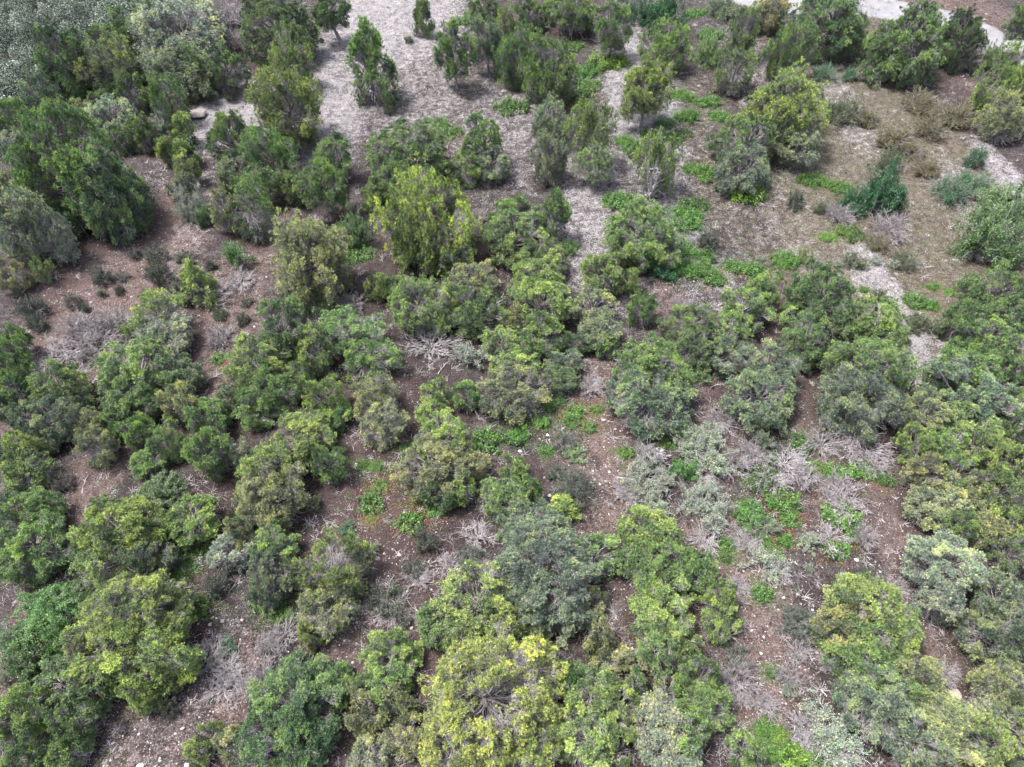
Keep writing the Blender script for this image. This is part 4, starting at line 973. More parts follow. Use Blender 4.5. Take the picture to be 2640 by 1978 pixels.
R|w|-18.64|12.27|0.06|0.03|0.0||small white rock above the pale stone on bare soil
R|v|-30.22|17.89|0.19|0.08|0.0||large mauve rock upper left of the bright shrub thicket at left
F|w|-20.21|18.52|0.10|0.02|0.0||small white fallen bare branch left of the dark teal sage tuft
F|w|-19.15|20.98|0.15|0.03|0.0||small white fallen bare branch above the dark teal sage tuft
S|e|-10.69|22.56|0.56|0.28|0.0||small bright green tufted low sagebrush above the pale oval juniper
L|e|-6.62|23.07|1.00|0.17|0.0||mid-sized bright green low leaf mat above the twiggy shrub on red soil
L|e|-9.22|23.31|0.34|0.13|0.0||small bright green low leaf mat upper right of the pale oval juniper
G|s|-8.79|21.06|0.45|0.40|0.0||small silvery leafy shrub upper right of the pale oval juniper
S|d|-5.55|21.64|0.75|0.62|0.0||upper mid-sized dark green tufted low sagebrush upper right of the twiggy shrub on red soil
S|d|-6.12|19.84|0.64|0.32|0.0||lower mid-sized dark green tufted low sagebrush upper right of the twiggy shrub on red soil
D|n|-5.89|19.34|0.80|0.29|0.0||small grey leafless twiggy shrub upper right of the twiggy shrub on red soil
S|d|-7.53|17.72|1.04|0.52|0.0||large dark green tufted low sagebrush lower right of the pale oval juniper
D|n|-7.31|17.28|1.25|0.45|0.0||large grey leafless twiggy shrub lower right of the pale oval juniper
S|d|-6.42|16.67|0.56|0.28|0.0||small dark green tufted low sagebrush lower right of the twiggy shrub on red soil
D|w|-2.29|22.29|1.18|0.43|0.0||mid-sized white leafless twiggy shrub lower left of the two bright trees mid-bottom
D|n|-3.87|19.87|1.19|0.43|0.0||mid-sized grey leafless twiggy shrub upper left of the bright grass-green pinyon
S|b|-2.73|20.69|0.80|0.40|0.0||mid-sized bluish green tufted low sagebrush above the bright grass-green pinyon
D|n|-1.92|19.99|0.76|0.28|0.0||small grey leafless twiggy shrub above the bright grass-green pinyon
P|b|1.70|20.91|2.34|1.73|0.6||broad soft bluish-green pinyon in the lower middle, above the bright grove
P|b|1.73|18.53|3.04|2.24|0.3||large bluish green pinyon below the broad soft bluish pinyon
P|k|4.61|17.76|1.00|0.73|0.2||small khaki pinyon lower right of the broad soft bluish pinyon
P|b|2.57|16.88|1.27|0.94|0.2||mid-sized bluish green pinyon below the broad soft bluish pinyon
P|k|1.36|16.58|0.98|0.72|0.1||small khaki pinyon right of the bright grass-green pinyon
P|y|-2.04|16.83|2.19|1.61|0.6||bright grass-green pinyon with knobbly tufts just above the vivid yellow one
P|y|-0.76|15.67|1.62|1.19|0.3||mid-sized yellow-green pinyon right of the bright grass-green pinyon
P|g|-4.23|16.04|1.24|1.01|0.3||mid-sized green pinyon left of the bright grass-green pinyon
P|g|-1.84|15.04|1.23|0.90|0.2||mid-sized green pinyon below the bright grass-green pinyon
P|g|5.05|20.50|1.54|1.14|0.4||mid-sized green pinyon right of the broad soft bluish pinyon
P|y|8.63|21.54|1.71|1.26|0.5||mid-sized yellow-green pinyon above the bright pinyon right of it
P|g|8.69|19.79|2.02|1.48|0.3||large green pinyon above the tall bright lower-middle pinyon
P|y|8.79|18.00|1.48|1.09|0.4||upper mid-sized yellow-green pinyon below the bright pinyon right of it
P|y|8.52|16.50|1.55|1.14|0.3||lower mid-sized yellow-green pinyon below the bright pinyon right of it
P|g|8.40|14.85|1.55|1.14|0.3||mid-sized green pinyon below the tall bright lower-middle pinyon
P|k|4.95|15.44|0.86|1.01|0.3||small khaki pinyon left of the tall bright lower-middle pinyon
P|k|5.63|14.49|0.95|0.70|0.2||small khaki pinyon above the bright trees by the bottom
P|k|6.90|14.37|0.76|0.56|0.2||small khaki pinyon lower left of the tall bright lower-middle pinyon
P|y|-6.88|14.42|1.40|1.03|0.4||mid-sized yellow-green pinyon below the twiggy shrub on red soil
P|g|-6.83|13.08|1.37|1.01|0.3||mid-sized green pinyon below the twiggy shrub on red soil
P|k|-6.17|11.69|0.98|1.02|0.2||upper small khaki pinyon left of the big yellow bottom juniper
P|k|-8.10|11.32|0.98|1.11|0.2||small khaki pinyon right of the deep-green bottom pinyon
Y|Y|-1.19|11.69|3.12|2.18|0.8||vivid yellow-green juniper with sprawling grey branches, the biggest at the bottom edge
Y|Y|-2.97|9.94|2.04|1.43|0.4||mid-sized vivid yellow juniper lower left of the big yellow bottom juniper
Y|Y|1.10|9.70|1.46|1.25|0.4||small vivid yellow juniper lower right of the big yellow bottom juniper
Y|Y|1.63|13.97|0.84|1.00|0.5||small vivid yellow juniper lower right of the bright grass-green pinyon
P|g|3.27|13.09|0.82|0.97|0.3||small green pinyon upper left of the bright trees by the bottom
P|y|4.23|12.03|1.48|1.09|0.4||mid-sized yellow-green pinyon above the bright trees by the bottom
P|y|5.52|11.28|1.15|1.35|0.3||small yellow-green pinyon right of the bright trees by the bottom
P|y|3.90|9.81|1.55|1.14|0.3||mid-sized yellow-green pinyon below the bright trees by the bottom
P|y|5.53|9.41|0.95|1.11|0.2||small yellow-green pinyon lower right of the bright trees by the bottom
P|y|8.50|12.30|0.86|1.01|0.3||small yellow-green pinyon above the silvery-green bottom pinyon
P|s|7.98|10.62|1.45|1.06|0.4||soft silvery-green pinyon at the bottom edge, right of the yellow trees
P|s|8.23|9.28|1.37|1.01|0.2||mid-sized silvery pinyon below the silvery-green bottom pinyon
P|k|-5.63|10.04|1.05|0.77|0.2||lower small khaki pinyon left of the big yellow bottom juniper
P|k|-7.45|9.16|1.04|0.76|0.2||small khaki pinyon lower right of the deep-green bottom pinyon
P|d|6.77|12.78|0.78|0.92|0.2||small dark green pinyon upper right of the bright trees by the bottom
R|p|-5.29|20.01|0.11|0.03|0.0||mid-sized pale rock upper right of the twiggy shrub on red soil
R|p|-7.13|20.87|0.18|0.05|0.0||large pale rock above the twiggy shrub on red soil
R|p|-8.08|20.92|0.11|0.03|0.0||upper mid-sized pale rock above the twiggy shrub on red soil
R|p|-7.76|19.35|0.11|0.05|0.0||lower mid-sized pale rock above the twiggy shrub on red soil
R|w|-7.52|20.29|0.07|0.03|0.0||small white rock above the twiggy shrub on red soil
R|w|-8.63|18.80|0.06|0.03|0.0||small white rock upper left of the twiggy shrub on red soil
R|w|-8.51|16.52|0.06|0.03|0.0||small white rock lower left of the twiggy shrub on red soil
R|p|-8.97|16.87|0.09|0.05|0.0||small pale rock left of the twiggy shrub on red soil
R|p|-5.94|16.23|0.12|0.04|0.0||mid-sized pale rock lower right of the twiggy shrub on red soil
R|p|-5.28|18.61|0.07|0.02|0.0||small pale rock right of the twiggy shrub on red soil
R|v|-10.50|21.68|0.14|0.04|0.0||large mauve rock upper right of the pale oval juniper
F|w|-5.54|17.15|0.38|0.03|0.0||mid-sized white fallen bare branch right of the twiggy shrub on red soil
P|g|10.89|19.30|1.15|1.36|0.3||small green pinyon right of the bright pinyon right of it
P|y|12.18|17.37|1.02|1.21|0.3||yellow-tipped pinyon on the left rim of the rocky reddish gap, lower right
P|g|11.96|16.13|1.11|0.82|0.2||small green pinyon below the yellow-tipped rim pinyon
P|y|9.62|15.08|1.04|1.22|0.3||small yellow-green pinyon lower right of the tall bright lower-middle pinyon
P|g|10.34|13.10|1.14|1.27|0.3||small green pinyon left of the grey brush in the gap
P|g|10.44|11.56|1.20|1.21|0.2||mid-sized green pinyon lower left of the grey brush in the gap
P|g|9.25|10.05|1.13|1.19|0.3||small green pinyon right of the silvery-green bottom pinyon
P|g|12.05|9.30|0.82|0.96|0.2||small green pinyon below the grey brush in the gap
P|s|25.76|19.22|1.78|1.73|0.4||pale feathery grey-green pinyon alone on brown soil near the right edge
P|s|25.25|17.48|1.17|1.38|0.1||small silvery pinyon below the pale feathery pinyon
P|k|28.09|22.90|1.37|1.01|0.3||lower mid-sized khaki pinyon upper left of the dark corner grove
P|k|29.48|21.46|1.03|1.21|0.3||small khaki pinyon upper right of the pale feathery pinyon
P|d|30.37|20.24|1.11|1.31|0.2||small dark green pinyon lower right of the dark corner grove
P|y|31.33|21.51|0.83|0.97|0.3||small yellow-green pinyon right of the dark corner grove
P|d|28.31|22.07|1.04|1.19|0.2||small dark green pinyon left of the dark corner grove
P|b|28.59|17.13|1.59|1.64|0.4||mid-sized bluish green pinyon above the right-edge bluish pinyon
P|b|27.46|15.53|1.55|1.83|0.2||mid-sized bluish green pinyon upper right of the large flat pale boulder
P|b|28.70|14.70|0.94|1.11|0.2||small bluish green pinyon lower right of the right-edge bluish pinyon
J|k|26.85|12.59|1.31|1.50|0.4||small khaki juniper right of the large flat pale boulder
J|s|26.54|11.81|1.36|1.00|0.2||small silvery juniper right of the large flat pale boulder
P|y|26.46|10.52|1.05|1.24|0.3||small yellow-green pinyon right of the khaki bottom right pinyon
P|y|20.11|16.72|2.29|1.69|0.6||mottled golden pinyon right of the dark twiggy sagebrush, lower right
P|k|18.61|15.92|1.33|1.56|0.3||mid-sized khaki pinyon left of the mottled golden pinyon
P|y|21.30|15.55|1.89|1.39|0.3||large yellow-green pinyon lower right of the mottled golden pinyon
P|g|19.68|14.74|1.96|1.44|0.2||large green pinyon below the mottled golden pinyon
P|g|19.93|13.01|1.50|1.10|0.4||mid-sized green pinyon below the mottled golden pinyon
P|b|19.75|11.81|1.87|1.37|0.2||large bluish green pinyon upper right of the largest grey sprawling shrub
P|k|22.39|13.16|1.18|1.39|0.3||small khaki pinyon upper left of the large flat pale boulder
P|g|22.12|11.76|1.17|0.91|0.2||small green pinyon left of the large flat pale boulder
P|k|23.50|10.70|1.58|1.16|0.5||long khaki-topped pinyon in the bottom right corner area
P|y|24.53|9.68|1.29|1.52|0.3||mid-sized yellow-green pinyon right of the khaki bottom right pinyon
P|b|20.81|9.63|1.28|1.47|0.2||mid-sized bluish green pinyon left of the khaki bottom right pinyon
P|k|22.30|9.07|1.54|1.14|0.2||mid-sized khaki pinyon lower left of the khaki bottom right pinyon
P|b|26.76|9.42|0.65|0.77|0.2||small bluish green pinyon right of the khaki bottom right pinyon
S|b|16.80|16.35|1.11|0.56|0.0||dark twiggy sagebrush with exposed stems left of the mottled golden pinyon
D|w|16.45|14.68|0.80|0.58|0.0||small white leafless twiggy shrub below the dark exposed-stem sagebrush
D|n|12.57|13.19|1.11|0.81|0.0||mid-sized grey leafless twiggy shrub lower left of the brightest white gap rock
D|w|12.56|12.58|0.87|0.32|0.0||small white leafless twiggy shrub lower left of the brightest white gap rock
S|d|12.88|14.28|0.81|0.41|0.0||mid-sized dark green tufted low sagebrush above the grey brush in the gap
D|n|13.99|11.91|0.76|0.33|0.0||small grey leafless twiggy shrub lower right of the grey brush in the gap
G|s|16.90|10.62|1.39|0.63|0.0||largest grey leafy shrub with sprawling white stems near the bottom
G|s|17.36|9.55|1.16|0.52|0.0||mid-sized silvery leafy shrub lower right of the largest grey sprawling shrub
D|w|15.82|10.81|0.94|0.53|0.0||small white leafless twiggy shrub upper left of the largest grey sprawling shrub
D|w|17.04|9.19|1.18|0.43|0.0||mid-sized white leafless twiggy shrub lower right of the largest grey sprawling shrub
D|w|15.89|9.92|0.92|0.34|0.0||small white leafless twiggy shrub lower left of the largest grey sprawling shrub
L|y|14.44|10.28|0.50|0.19|0.0||small yellow-green low leaf mat left of the largest grey sprawling shrub
L|e|13.72|10.67|0.50|0.19|0.0||small bright green low leaf mat lower right of the grey brush in the gap
L|e|13.87|9.43|0.49|0.19|0.0||small bright green low leaf mat left of the largest grey sprawling shrub
L|y|15.05|9.05|1.03|0.17|0.0||mid-sized yellow-green low leaf mat lower left of the largest grey sprawling shrub
L|g|16.44|9.03|0.97|0.16|0.0||mid-sized green low leaf mat below the largest grey sprawling shrub
L|e|13.00|9.83|0.33|0.13|0.0||small bright green low leaf mat below the grey brush in the gap
L|e|15.30|18.35|0.69|0.26|0.0||small bright green low leaf mat below the tangle of white brush
L|e|16.73|20.86|0.59|0.23|0.0||small bright green low leaf mat above the dark exposed-stem sagebrush
L|e|17.62|22.00|0.60|0.23|0.0||lower small bright green low leaf mat upper right of the tangle of white brush
L|e|16.22|22.03|0.53|0.20|0.0||small bright green low leaf mat upper left of the tangle of white brush
G|e|15.70|23.65|0.99|0.44|0.0||small bright green leafy shrub upper left of the tangle of white brush
L|e|21.71|23.63|1.28|0.22|0.0||large bright green low leaf mat lower right of the dead brush patch
L|e|20.69|21.34|0.92|0.16|0.0||mid-sized bright green low leaf mat right of the tangle of white brush
L|e|13.79|21.75|0.59|0.23|0.0||small bright green low leaf mat left of the tangle of white brush
L|e|18.42|23.50|0.68|0.26|0.0||upper small bright green low leaf mat upper right of the tangle of white brush
L|e|22.06|22.29|0.53|0.20|0.0||small bright green low leaf mat right of the tangle of white brush
L|g|14.77|13.57|0.35|0.13|0.0||small green low leaf mat lower right of the brightest white gap rock
L|g|13.62|20.78|0.39|0.15|0.0||small green low leaf mat left of the tangle of white brush
G|s|13.03|23.59|1.29|0.58|0.0||lowest mid-sized silvery leafy shrub below the largest silvery shrub
D|w|12.40|22.17|1.12|0.41|0.0||mid-sized white leafless twiggy shrub upper right of the bright pinyon right of it
D|n|15.02|21.92|1.06|0.39|0.0||mid-sized grey leafless twiggy shrub upper left of the tangle of white brush
D|w|20.59|22.06|1.23|0.45|0.0||mid-sized white leafless twiggy shrub right of the tangle of white brush
D|n|22.67|22.17|0.89|0.65|0.0||small grey leafless twiggy shrub left of the pale feathery pinyon
D|n|13.88|18.89|0.80|0.29|0.0||small grey leafless twiggy shrub upper right of the yellow-tipped rim pinyon
G|s|15.65|20.04|1.18|0.53|0.0||mid-sized silvery leafy shrub lower left of the tangle of white brush
G|s|19.01|21.68|0.71|0.35|0.0||small silvery leafy shrub right of the tangle of white brush
G|b|16.69|22.96|0.82|0.43|0.0||small bluish green leafy shrub above the tangle of white brush
D|w|16.65|19.92|0.87|0.32|0.0||small white leafless twiggy shrub lower right of the tangle of white brush
D|n|21.77|19.29|0.70|0.51|0.0||small grey leafless twiggy shrub above the mottled golden pinyon
S|d|21.84|19.51|0.54|0.48|0.0||small dark green tufted low sagebrush above the mottled golden pinyon
D|n|23.54|18.92|0.91|0.33|0.0||small grey leafless twiggy shrub upper right of the mottled golden pinyon
D|n|23.78|17.41|0.42|0.30|0.0||small grey leafless twiggy shrub right of the mottled golden pinyon
D|n|24.87|13.67|0.79|0.29|0.0||small grey leafless twiggy shrub above the large flat pale boulder
D|n|19.33|15.02|0.91|0.33|0.0||small grey leafless twiggy shrub lower left of the mottled golden pinyon
D|n|18.19|14.28|0.80|0.29|0.0||small grey leafless twiggy shrub lower right of the dark exposed-stem sagebrush
D|n|15.47|13.27|0.78|0.57|0.0||small grey leafless twiggy shrub lower right of the brightest white gap rock
G|b|15.45|12.78|0.53|0.24|0.0||small bluish green leafy shrub lower right of the brightest white gap rock
G|b|18.39|12.42|0.70|0.63|0.0||small bluish green leafy shrub upper right of the largest grey sprawling shrub
S|s|18.59|20.07|0.30|0.27|0.0||small silvery tufted low sagebrush right of the tangle of white brush
D|n|11.50|10.49|0.88|0.57|0.0||small grey leafless twiggy shrub below the grey brush in the gap
D|n|25.12|12.02|0.44|0.16|0.0||small grey leafless twiggy shrub above the khaki bottom right pinyon
R|w|14.36|14.70|0.11|0.05|0.0||brightest white rock in the reddish gap right of the lower middle grove
R|w|17.44|18.34|0.10|0.05|0.0||small white rock above the dark exposed-stem sagebrush
R|w|16.55|18.12|0.09|0.04|0.0||upper small white rock upper left of the dark exposed-stem sagebrush
R|w|18.12|17.37|0.10|0.03|0.0||mid-sized white rock upper right of the dark exposed-stem sagebrush
R|p|16.91|17.70|0.08|0.04|0.0||small pale rock above the dark exposed-stem sagebrush
R|p|24.96|12.58|0.36|0.11|0.0||large flat pale boulder on brown soil near the lower right edge
R|p|17.68|14.80|0.12|0.06|0.0||mid-sized pale rock lower right of the dark exposed-stem sagebrush
R|w|16.02|17.33|0.07|0.03|0.0||lower small white rock upper left of the dark exposed-stem sagebrush
R|p|24.58|20.74|0.07|0.04|0.0||small pale rock left of the pale feathery pinyon
R|p|21.86|20.70|0.17|0.05|0.0||large pale rock above the mottled golden pinyon
R|p|12.71|16.10|0.07|0.03|0.0||small pale rock below the yellow-tipped rim pinyon
R|w|13.54|16.76|0.06|0.03|0.0||small white rock lower right of the yellow-tipped rim pinyon"""
items = []
pr = random.Random(11)
for ln in PLACES.split('\n'):
    k, c, x, y, R, Vz, t, ex, lab = ln.split('|')
    items.append((k, c, float(x), float(y), float(R), float(Vz), float(t), ex, lab))
def jitter(c, a=.10):
    f = 1+pr.uniform(-a, a); return tuple(v*f*(1+pr.uniform(-a*.5, a*.5)) for v in c)
for k, c, x, y, R, Vz, t, ex, lab in items:
    z = ground(x, y); colr = jitter(COL[c])
    rz = pr.uniform(0, 6.283)
    if k in 'PJYC':
        if c == 'e': colr = jitter((.18, .30, .115))
        lib = {'P': PINE, 'J': JUN, 'C': CONE, 'Y': YEL}[k]
        key = 'm'
        if k == 'P': key = 's' if R < 1.02 else ('m' if R < 1.75 else ('l' if R < 2.7 else 'x'))
        if k == 'J': key = 's' if R < 1.2 else ('m' if R < 2.25 else 'l')
        if k == 'Y': key = 'm' if R < 2.4 else 'l'
        R0, V0, (fm, bm_) = pr.choice(lib[key])
        root = bpy.data.objects.new(NAME[k], None); root.location = (x, y, z-.05)
        root.empty_display_size = .3
        tagged(root, k, lab)
        sxy, sz = R/R0, Vz/V0
        asx = pr.uniform(.90, 1.10); root.rotation_euler = (pr.uniform(-.07, .07), pr.uniform(-.07, .07), 0)
        part('crown', fm, root, (0, 0, t+Vz), (sxy*asx, sxy/asx, sz), colr, rz)
        part('branches', bm_, root, (0, 0, t+Vz), (sxy*asx, sxy/asx, sz), None, rz)
        rt = max(.06, (.085 if t < 1.2 else .10)*min(R, 2.2))
        tr = part('trunk', pr.choice(TRUNKS), root, (0, 0, -.15), (rt, rt, t+.15+.35*Vz), None, pr.uniform(0, 6.28))
        if ex == 'lean': tr.rotation_euler = (0, math.radians(-16), 0); tr.location = (1.0, 0, -.15); tr.scale = (.30, .30, t+.6)
    elif k in 'GDSB':
        dv = 1.0
        if k == 'G' and R > 1.4: sm, lm = pr.choice(G_SL if c in 'deg' and pr.random() < .75 else G_OL); dv = 2.0
        elif k == 'G': sm, lm = pr.choice(G_S if c in 'deg' and pr.random() < .75 else G_O)
        elif k == 'D': sm, lm = pr.choice(D_W if c == 'w' else D_S)
        elif k == 'S' and R > 1.1: sm, lm = pr.choice(S_SL); dv = 1.6
        elif k == 'S': sm, lm = pr.choice(S_S)
        else: sm, lm = pr.choice(B_S)
        sz = Vz*2/(.85 if k != 'B' else 1.6)*(.95)
        if lm is None:
            o = bpy.data.objects.new(NAME[k], sm); o.location = (x, y, z); o.scale = (R, R, sz*(.8 if k != 'B' else 1)); o.rotation_euler = (0, 0, rz)
            tagged(o, k, lab)
        else:
            root = bpy.data.objects.new(NAME[k], None); root.location = (x, y, z); tagged(root, k, lab)
            cc = COL[c]
            if k == 'S': cc = {'d': (.075, .095, .065), 'g': (.10, .13, .06), 'b': (.10, .125, .095), 'e': (.07, .17, .08), 'k': (.15, .13, .06), 's': (.30, .33, .26), 'n': (.15, .14, .12)}[c]
            elif c == 'e' and x > 12 and y > 40: cc = (.05, .15, .065)
            part('stems', sm, root, (0, 0, 0), (R/dv, R/dv, sz/dv), None, rz)
            part('leaves', lm, root, (0, 0, 0), (R/dv, R/dv, sz/dv), jitter(cc), rz)
    elif k == 'L':
        dv = 1.8 if R > 1.3 else 1.0
        o = bpy.data.objects.new(NAME[k], pr.choice(L_SL if dv > 1 else L_S)); o.location = (x, y, z); o.scale = (R/dv, R/dv, max(.5, R*.9)/dv); o.rotation_euler = (0, 0, pr.uniform(-.5, .5)+(math.pi if pr.random() < .5 else 0))
        o.color = (*jitter({'e': (.085, .185, .036), 'g': (.080, .145, .042), 'y': (.13, .225, .036)}[c], .15), 1); tagged(o, k, lab)
    elif k == 'R':
        o = bpy.data.objects.new(NAME[k], pr.choice(ROCKS)); o.location = (x, y, z+R*.18); o.scale = (R, R*pr.uniform(.7, .9), R*(.5 if R < .6 else .12)); o.rotation_euler = (0, 0, pr.uniform(-.4, .4))
        o.color = (*(COL[c] if R < .5 else (.20, .185, .175)), 1); tagged(o, k, lab)
    else:
        o = bpy.data.objects.new(NAME[k], pr.choice(FALLEN)); o.location = (x, y, z+.03); s = max(R, .6); o.scale = (s, s, s); o.rotation_euler = (0, 0, pr.uniform(0, 3.14)); tagged(o, k, lab)

# ------------------------------------------------------------------ the ground sheet with its zones
ZONES = [('pale', -15.7, 97.9, 10.4, 15.61, 1.2), ('pale', -8.5, 91.4, 7.02, 13.01, 0.6), ('pale', -20.7, 79.7, 5.9, 17.85, 1.1), ('pale', -10.8, 75.8, 6.79, 11.27, 0.7), ('pale', -31.3, 74.2, 5.67, 8.21, 1.2), ('pale', -23.9, 73.4, 3.07, 17.01, 0.6), ('pale', -0.8, 72.6, 6.09, 16.21, 0.7), ('pale', 14.8, 77.7, 4.77, 23.1, 1.0), ('pale', 7.7, 57.3, 3.99, 18.37, 0.9), ('pale', 5.2, 52.2, 2.12, 5.41, 0.6), ('pale', 15.6, 62.5, 2.8, 22.32, 0.7), ('pale', 19.8, 59.8, 2.74, 19.57, 0.4), ('pale', 28.7, 80.0, 3.23, 18.32, 0.7), ('pale', 29.1, 87.1, 2.26, 26.0, 0.6), ('pale', 37.5, 75.2, 2.59, 10.59, 0.7), ('pale', 31.5, 42.2, 2.11, 10.87, 1.3), ('pale', 26.4, 41.6, 1.9, 6.26, 0.6), ('pale', 33.3, 39.9, 1.49, 6.45, 0.8), ('pale', 49.6, 60.8, 1.83, 10.02, 1.0), ('pale', 43.7, 60.7, 2.75, 5.53, 0.7), ('pale', 9.6, 69.4, 2.97, 7.9, 0.5), ('pale', -29.9, 55.0, 1.74, 14.58, 0.6), ('pale', -35.6, 60.7, 1.37, 15.84, 0.5), ('pale', 25.7, 54.0, 2.6, 14.17, 0.4), ('pale', 18.0, 46.0, 1.59, 6.26, 0.7), ('pale', -20.1, 10.1, 2.5, 6.15, 0.4), ('pale', -16.8, 14.6, 1.61, 4.61, 0.4), ('pale', -10.2, 15.4, 1.36, 3.7, 0.4), ('pink', -33.2, 48.0, 5.29, 13.92, 1.0), ('pink', -37.1, 43.7, 3.88, 13.74, 1.0), ('pink', -37.9, 40.0, 2.24, 8.93, 1.0), ('pink', -23.8, 41.6, 3.8, 12.32, 0.7), ('pink', -22.0, 47.1, 2.41, 12.91, 0.7), ('pink', -37.0, 49.6, 4.95, 12.05, 0.7), ('pink', -33.5, 37.1, 2.53, 6.31, 0.8), ('pink', -28.6, 25.6, 1.88, 20.14, 0.8), ('pink', -8.1, 21.4, 2.65, 15.34, 1.0), ('pink', -11.1, 23.1, 1.81, 9.48, 0.8), ('pink', -7.6, 16.4, 3.86, 10.31, 1.0), ('pink', -15.6, 11.8, 1.28, 4.49, 0.8), ('pink', 7.3, 31.4, 1.69, 8.56, 1.0), ('pink', 4.8, 30.2, 3.01, 10.1, 0.6), ('pink', 6.2, 26.2, 3.17, 14.53, 0.7), ('pink', 14.9, 17.6, 2.52, 7.7, 0.9), ('pink', 12.9, 14.2, 1.33, 13.35, 1.0), ('pink', 24.5, 24.5, 1.23, 15.75, 0.9), ('pink', 25.1, 20.9, 1.76, 15.42, 0.7), ('pink', 25.6, 15.2, 1.63, 19.97, 0.7), ('pink', 32.0, 36.4, 1.43, 8.26, 0.8), ('pink', 21.8, 33.1, 2.06, 11.13, 0.8), ('pink', 15.6, 32.4, 2.06, 7.17, 0.6), ('pink', 11.3, 18.8, 1.71, 6.11, 0.6), ('pink', -1.5, 28.2, 1.96, 6.56, 0.5), ('pink', -20.4, 10.8, 3.54, 9.28, 0.6), ('pink', -28.6, 18.7, 2.28, 8.72, 0.5), ('pink', 13.4, 43.8, 1.56, 8.02, 0.7), ('pink', 54.7, 100.6, 9.38, 23.6, 0.8), ('pink', 63.2, 95.9, 4.84, 23.66, 0.7), ('pink', 37.0, 80.9, 3.25, 19.01, 0.6), ('grass', 39.2, 69.2, 9.88, 31.89, 1.0), ('grass', 41.5, 59.5, 7.27, 32.45, 1.0), ('grass', 32.0, 49.7, 8.27, 18.72, 1.0), ('grass', 26.8, 58.3, 4.05, 14.86, 0.6), ('grass', -9.6, 82.3, 7.13, 20.96, 0.5), ('grass', -5.5, 75.3, 3.64, 16.72, 0.4), ('grass', 42.4, 52.6, 3.41, 23.1, 0.8), ('grass', 29.7, 46.2, 4.79, 8.92, 0.9), ('grass', 21.7, 65.1, 4.3, 20.77, 0.5), ('grass', 0.8, 84.4, 3.35, 18.27, 0.4), ('grass', -9.1, 100.1, 4.98, 14.04, 0.5), ('grass', 39.6, 46.0, 2.39, 14.27, 0.6), ('duff', -7.0, 24.9, 4.96, 15.86, 0.8), ('duff', -11.9, 38.3, 2.19, 18.69, 0.7), ('duff', -1.3, 66.7, 3.39, 12.7, 0.6), ('duff', -7.7, 61.2, 4.16, 9.63, 0.7), ('duff', -14.3, 27.7, 2.24, 10.06, 0.8), ('duff', -39.3, 46.4, 2.39, 9.52, 0.6), ('duff', -27.3, 91.6, 3.52, 16.82, 0.5), ('duff', -19.4, 21.2, 2.36, 11.47, 0.9), ('duff', -11.8, 20.3, 1.75, 9.29, 0.7), ('duff', -5.9, 35.7, 2.14, 10.74, 0.7), ('duff', 1.4, 28.3, 1.96, 9.87, 0.6), ('duff', -4.4, 49.5, 2.47, 12.55, 0.7), ('duff', -26.3, 32.0, 1.02, 3.8, 0.5), ('duff', 17.5, 27.4, 1.29, 6.88, 0.8), ('duff', 23.8, 29.7, 1.97, 9.09, 0.6), ('duff', 26.7, 26.9, 1.27, 7.26, 0.7), ('duff', -7.9, 27.9, 1.93, 8.21, 0.8), ('duff', -31.3, 22.0, 1.79, 7.33, 0.7), ('rocky', 6.4, 28.9, 3.94, 16.61, 1.0), ('rocky', 16.5, 17.0, 3.88, 9.3, 0.8), ('rocky', -32.4, 55.0, 2.61, 29.55, 0.8), ('rocky', -14.8, 15.2, 3.25, 9.13, 0.7), ('rocky', -20.2, 10.4, 3.51, 9.25, 0.8), ('rocky', -7.9, 19.3, 3.43, 22.57, 0.6), ('rocky', 13.5, 13.7, 1.84, 14.83, 0.7), ('rocky', -33.0, 48.6, 6.55, 18.65, 0.5), ('rocky', 15.5, 44.8, 2.36, 8.16, 0.8), ('rocky', 24.9, 17.0, 2.23, 13.34, 0.5)]
ROAD = [(21.75, 114.52), (29.77, 108.19), (37.65, 102.75), (51.49, 102.47), (58.14, 97.73), (62.79, 90.93), (66.85, 83.64), (70.28, 78.09)]
def grow(a, b, step, n, f):
    s = list(np.arange(a, b, step)); lo, hi = s[0], s[-1]; st = step
    pre, post = [], []
    for _ in range(n):
        st *= f; lo -= st; hi += st; pre.append(lo); post.append(hi)
    return np.array(pre[::-1]+s+post)
xs = grow(-75, 75, .30, 30, 1.20); ys = grow(4, 112, .30, 30, 1.20)
X, Y = np.meshgrid(xs, ys)
Zg = ground_np(X, Y)
mr = np.random.default_rng(5)
for _ in range(26):           # small hummocks and hollows
    kx, ky = mr.normal(size=2)*1.7; Zg += .018*np.sin(X*kx+Y*ky+mr.uniform(0, 6))
ZN = {z: np.zeros(X.shape) for z in ('pale', 'pink', 'grass', 'duff', 'rocky')}
for z, gx, gy, rx, ry, s in ZONES:
    d = ((X-gx)/rx)**2 + ((Y-gy)/ry)**2
    ZN[z] = np.maximum(ZN[z], s*np.clip(1.35-d*.85, 0, 1))
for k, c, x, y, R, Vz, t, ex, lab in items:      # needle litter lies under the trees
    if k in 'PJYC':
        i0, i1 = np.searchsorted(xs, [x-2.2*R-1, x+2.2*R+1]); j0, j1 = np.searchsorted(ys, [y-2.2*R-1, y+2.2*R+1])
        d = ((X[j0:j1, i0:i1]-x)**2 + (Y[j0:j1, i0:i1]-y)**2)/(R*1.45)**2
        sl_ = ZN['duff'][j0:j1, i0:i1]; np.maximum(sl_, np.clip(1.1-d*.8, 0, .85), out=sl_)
rd = np.array(ROAD)
D = np.full(X.shape, 1e9)
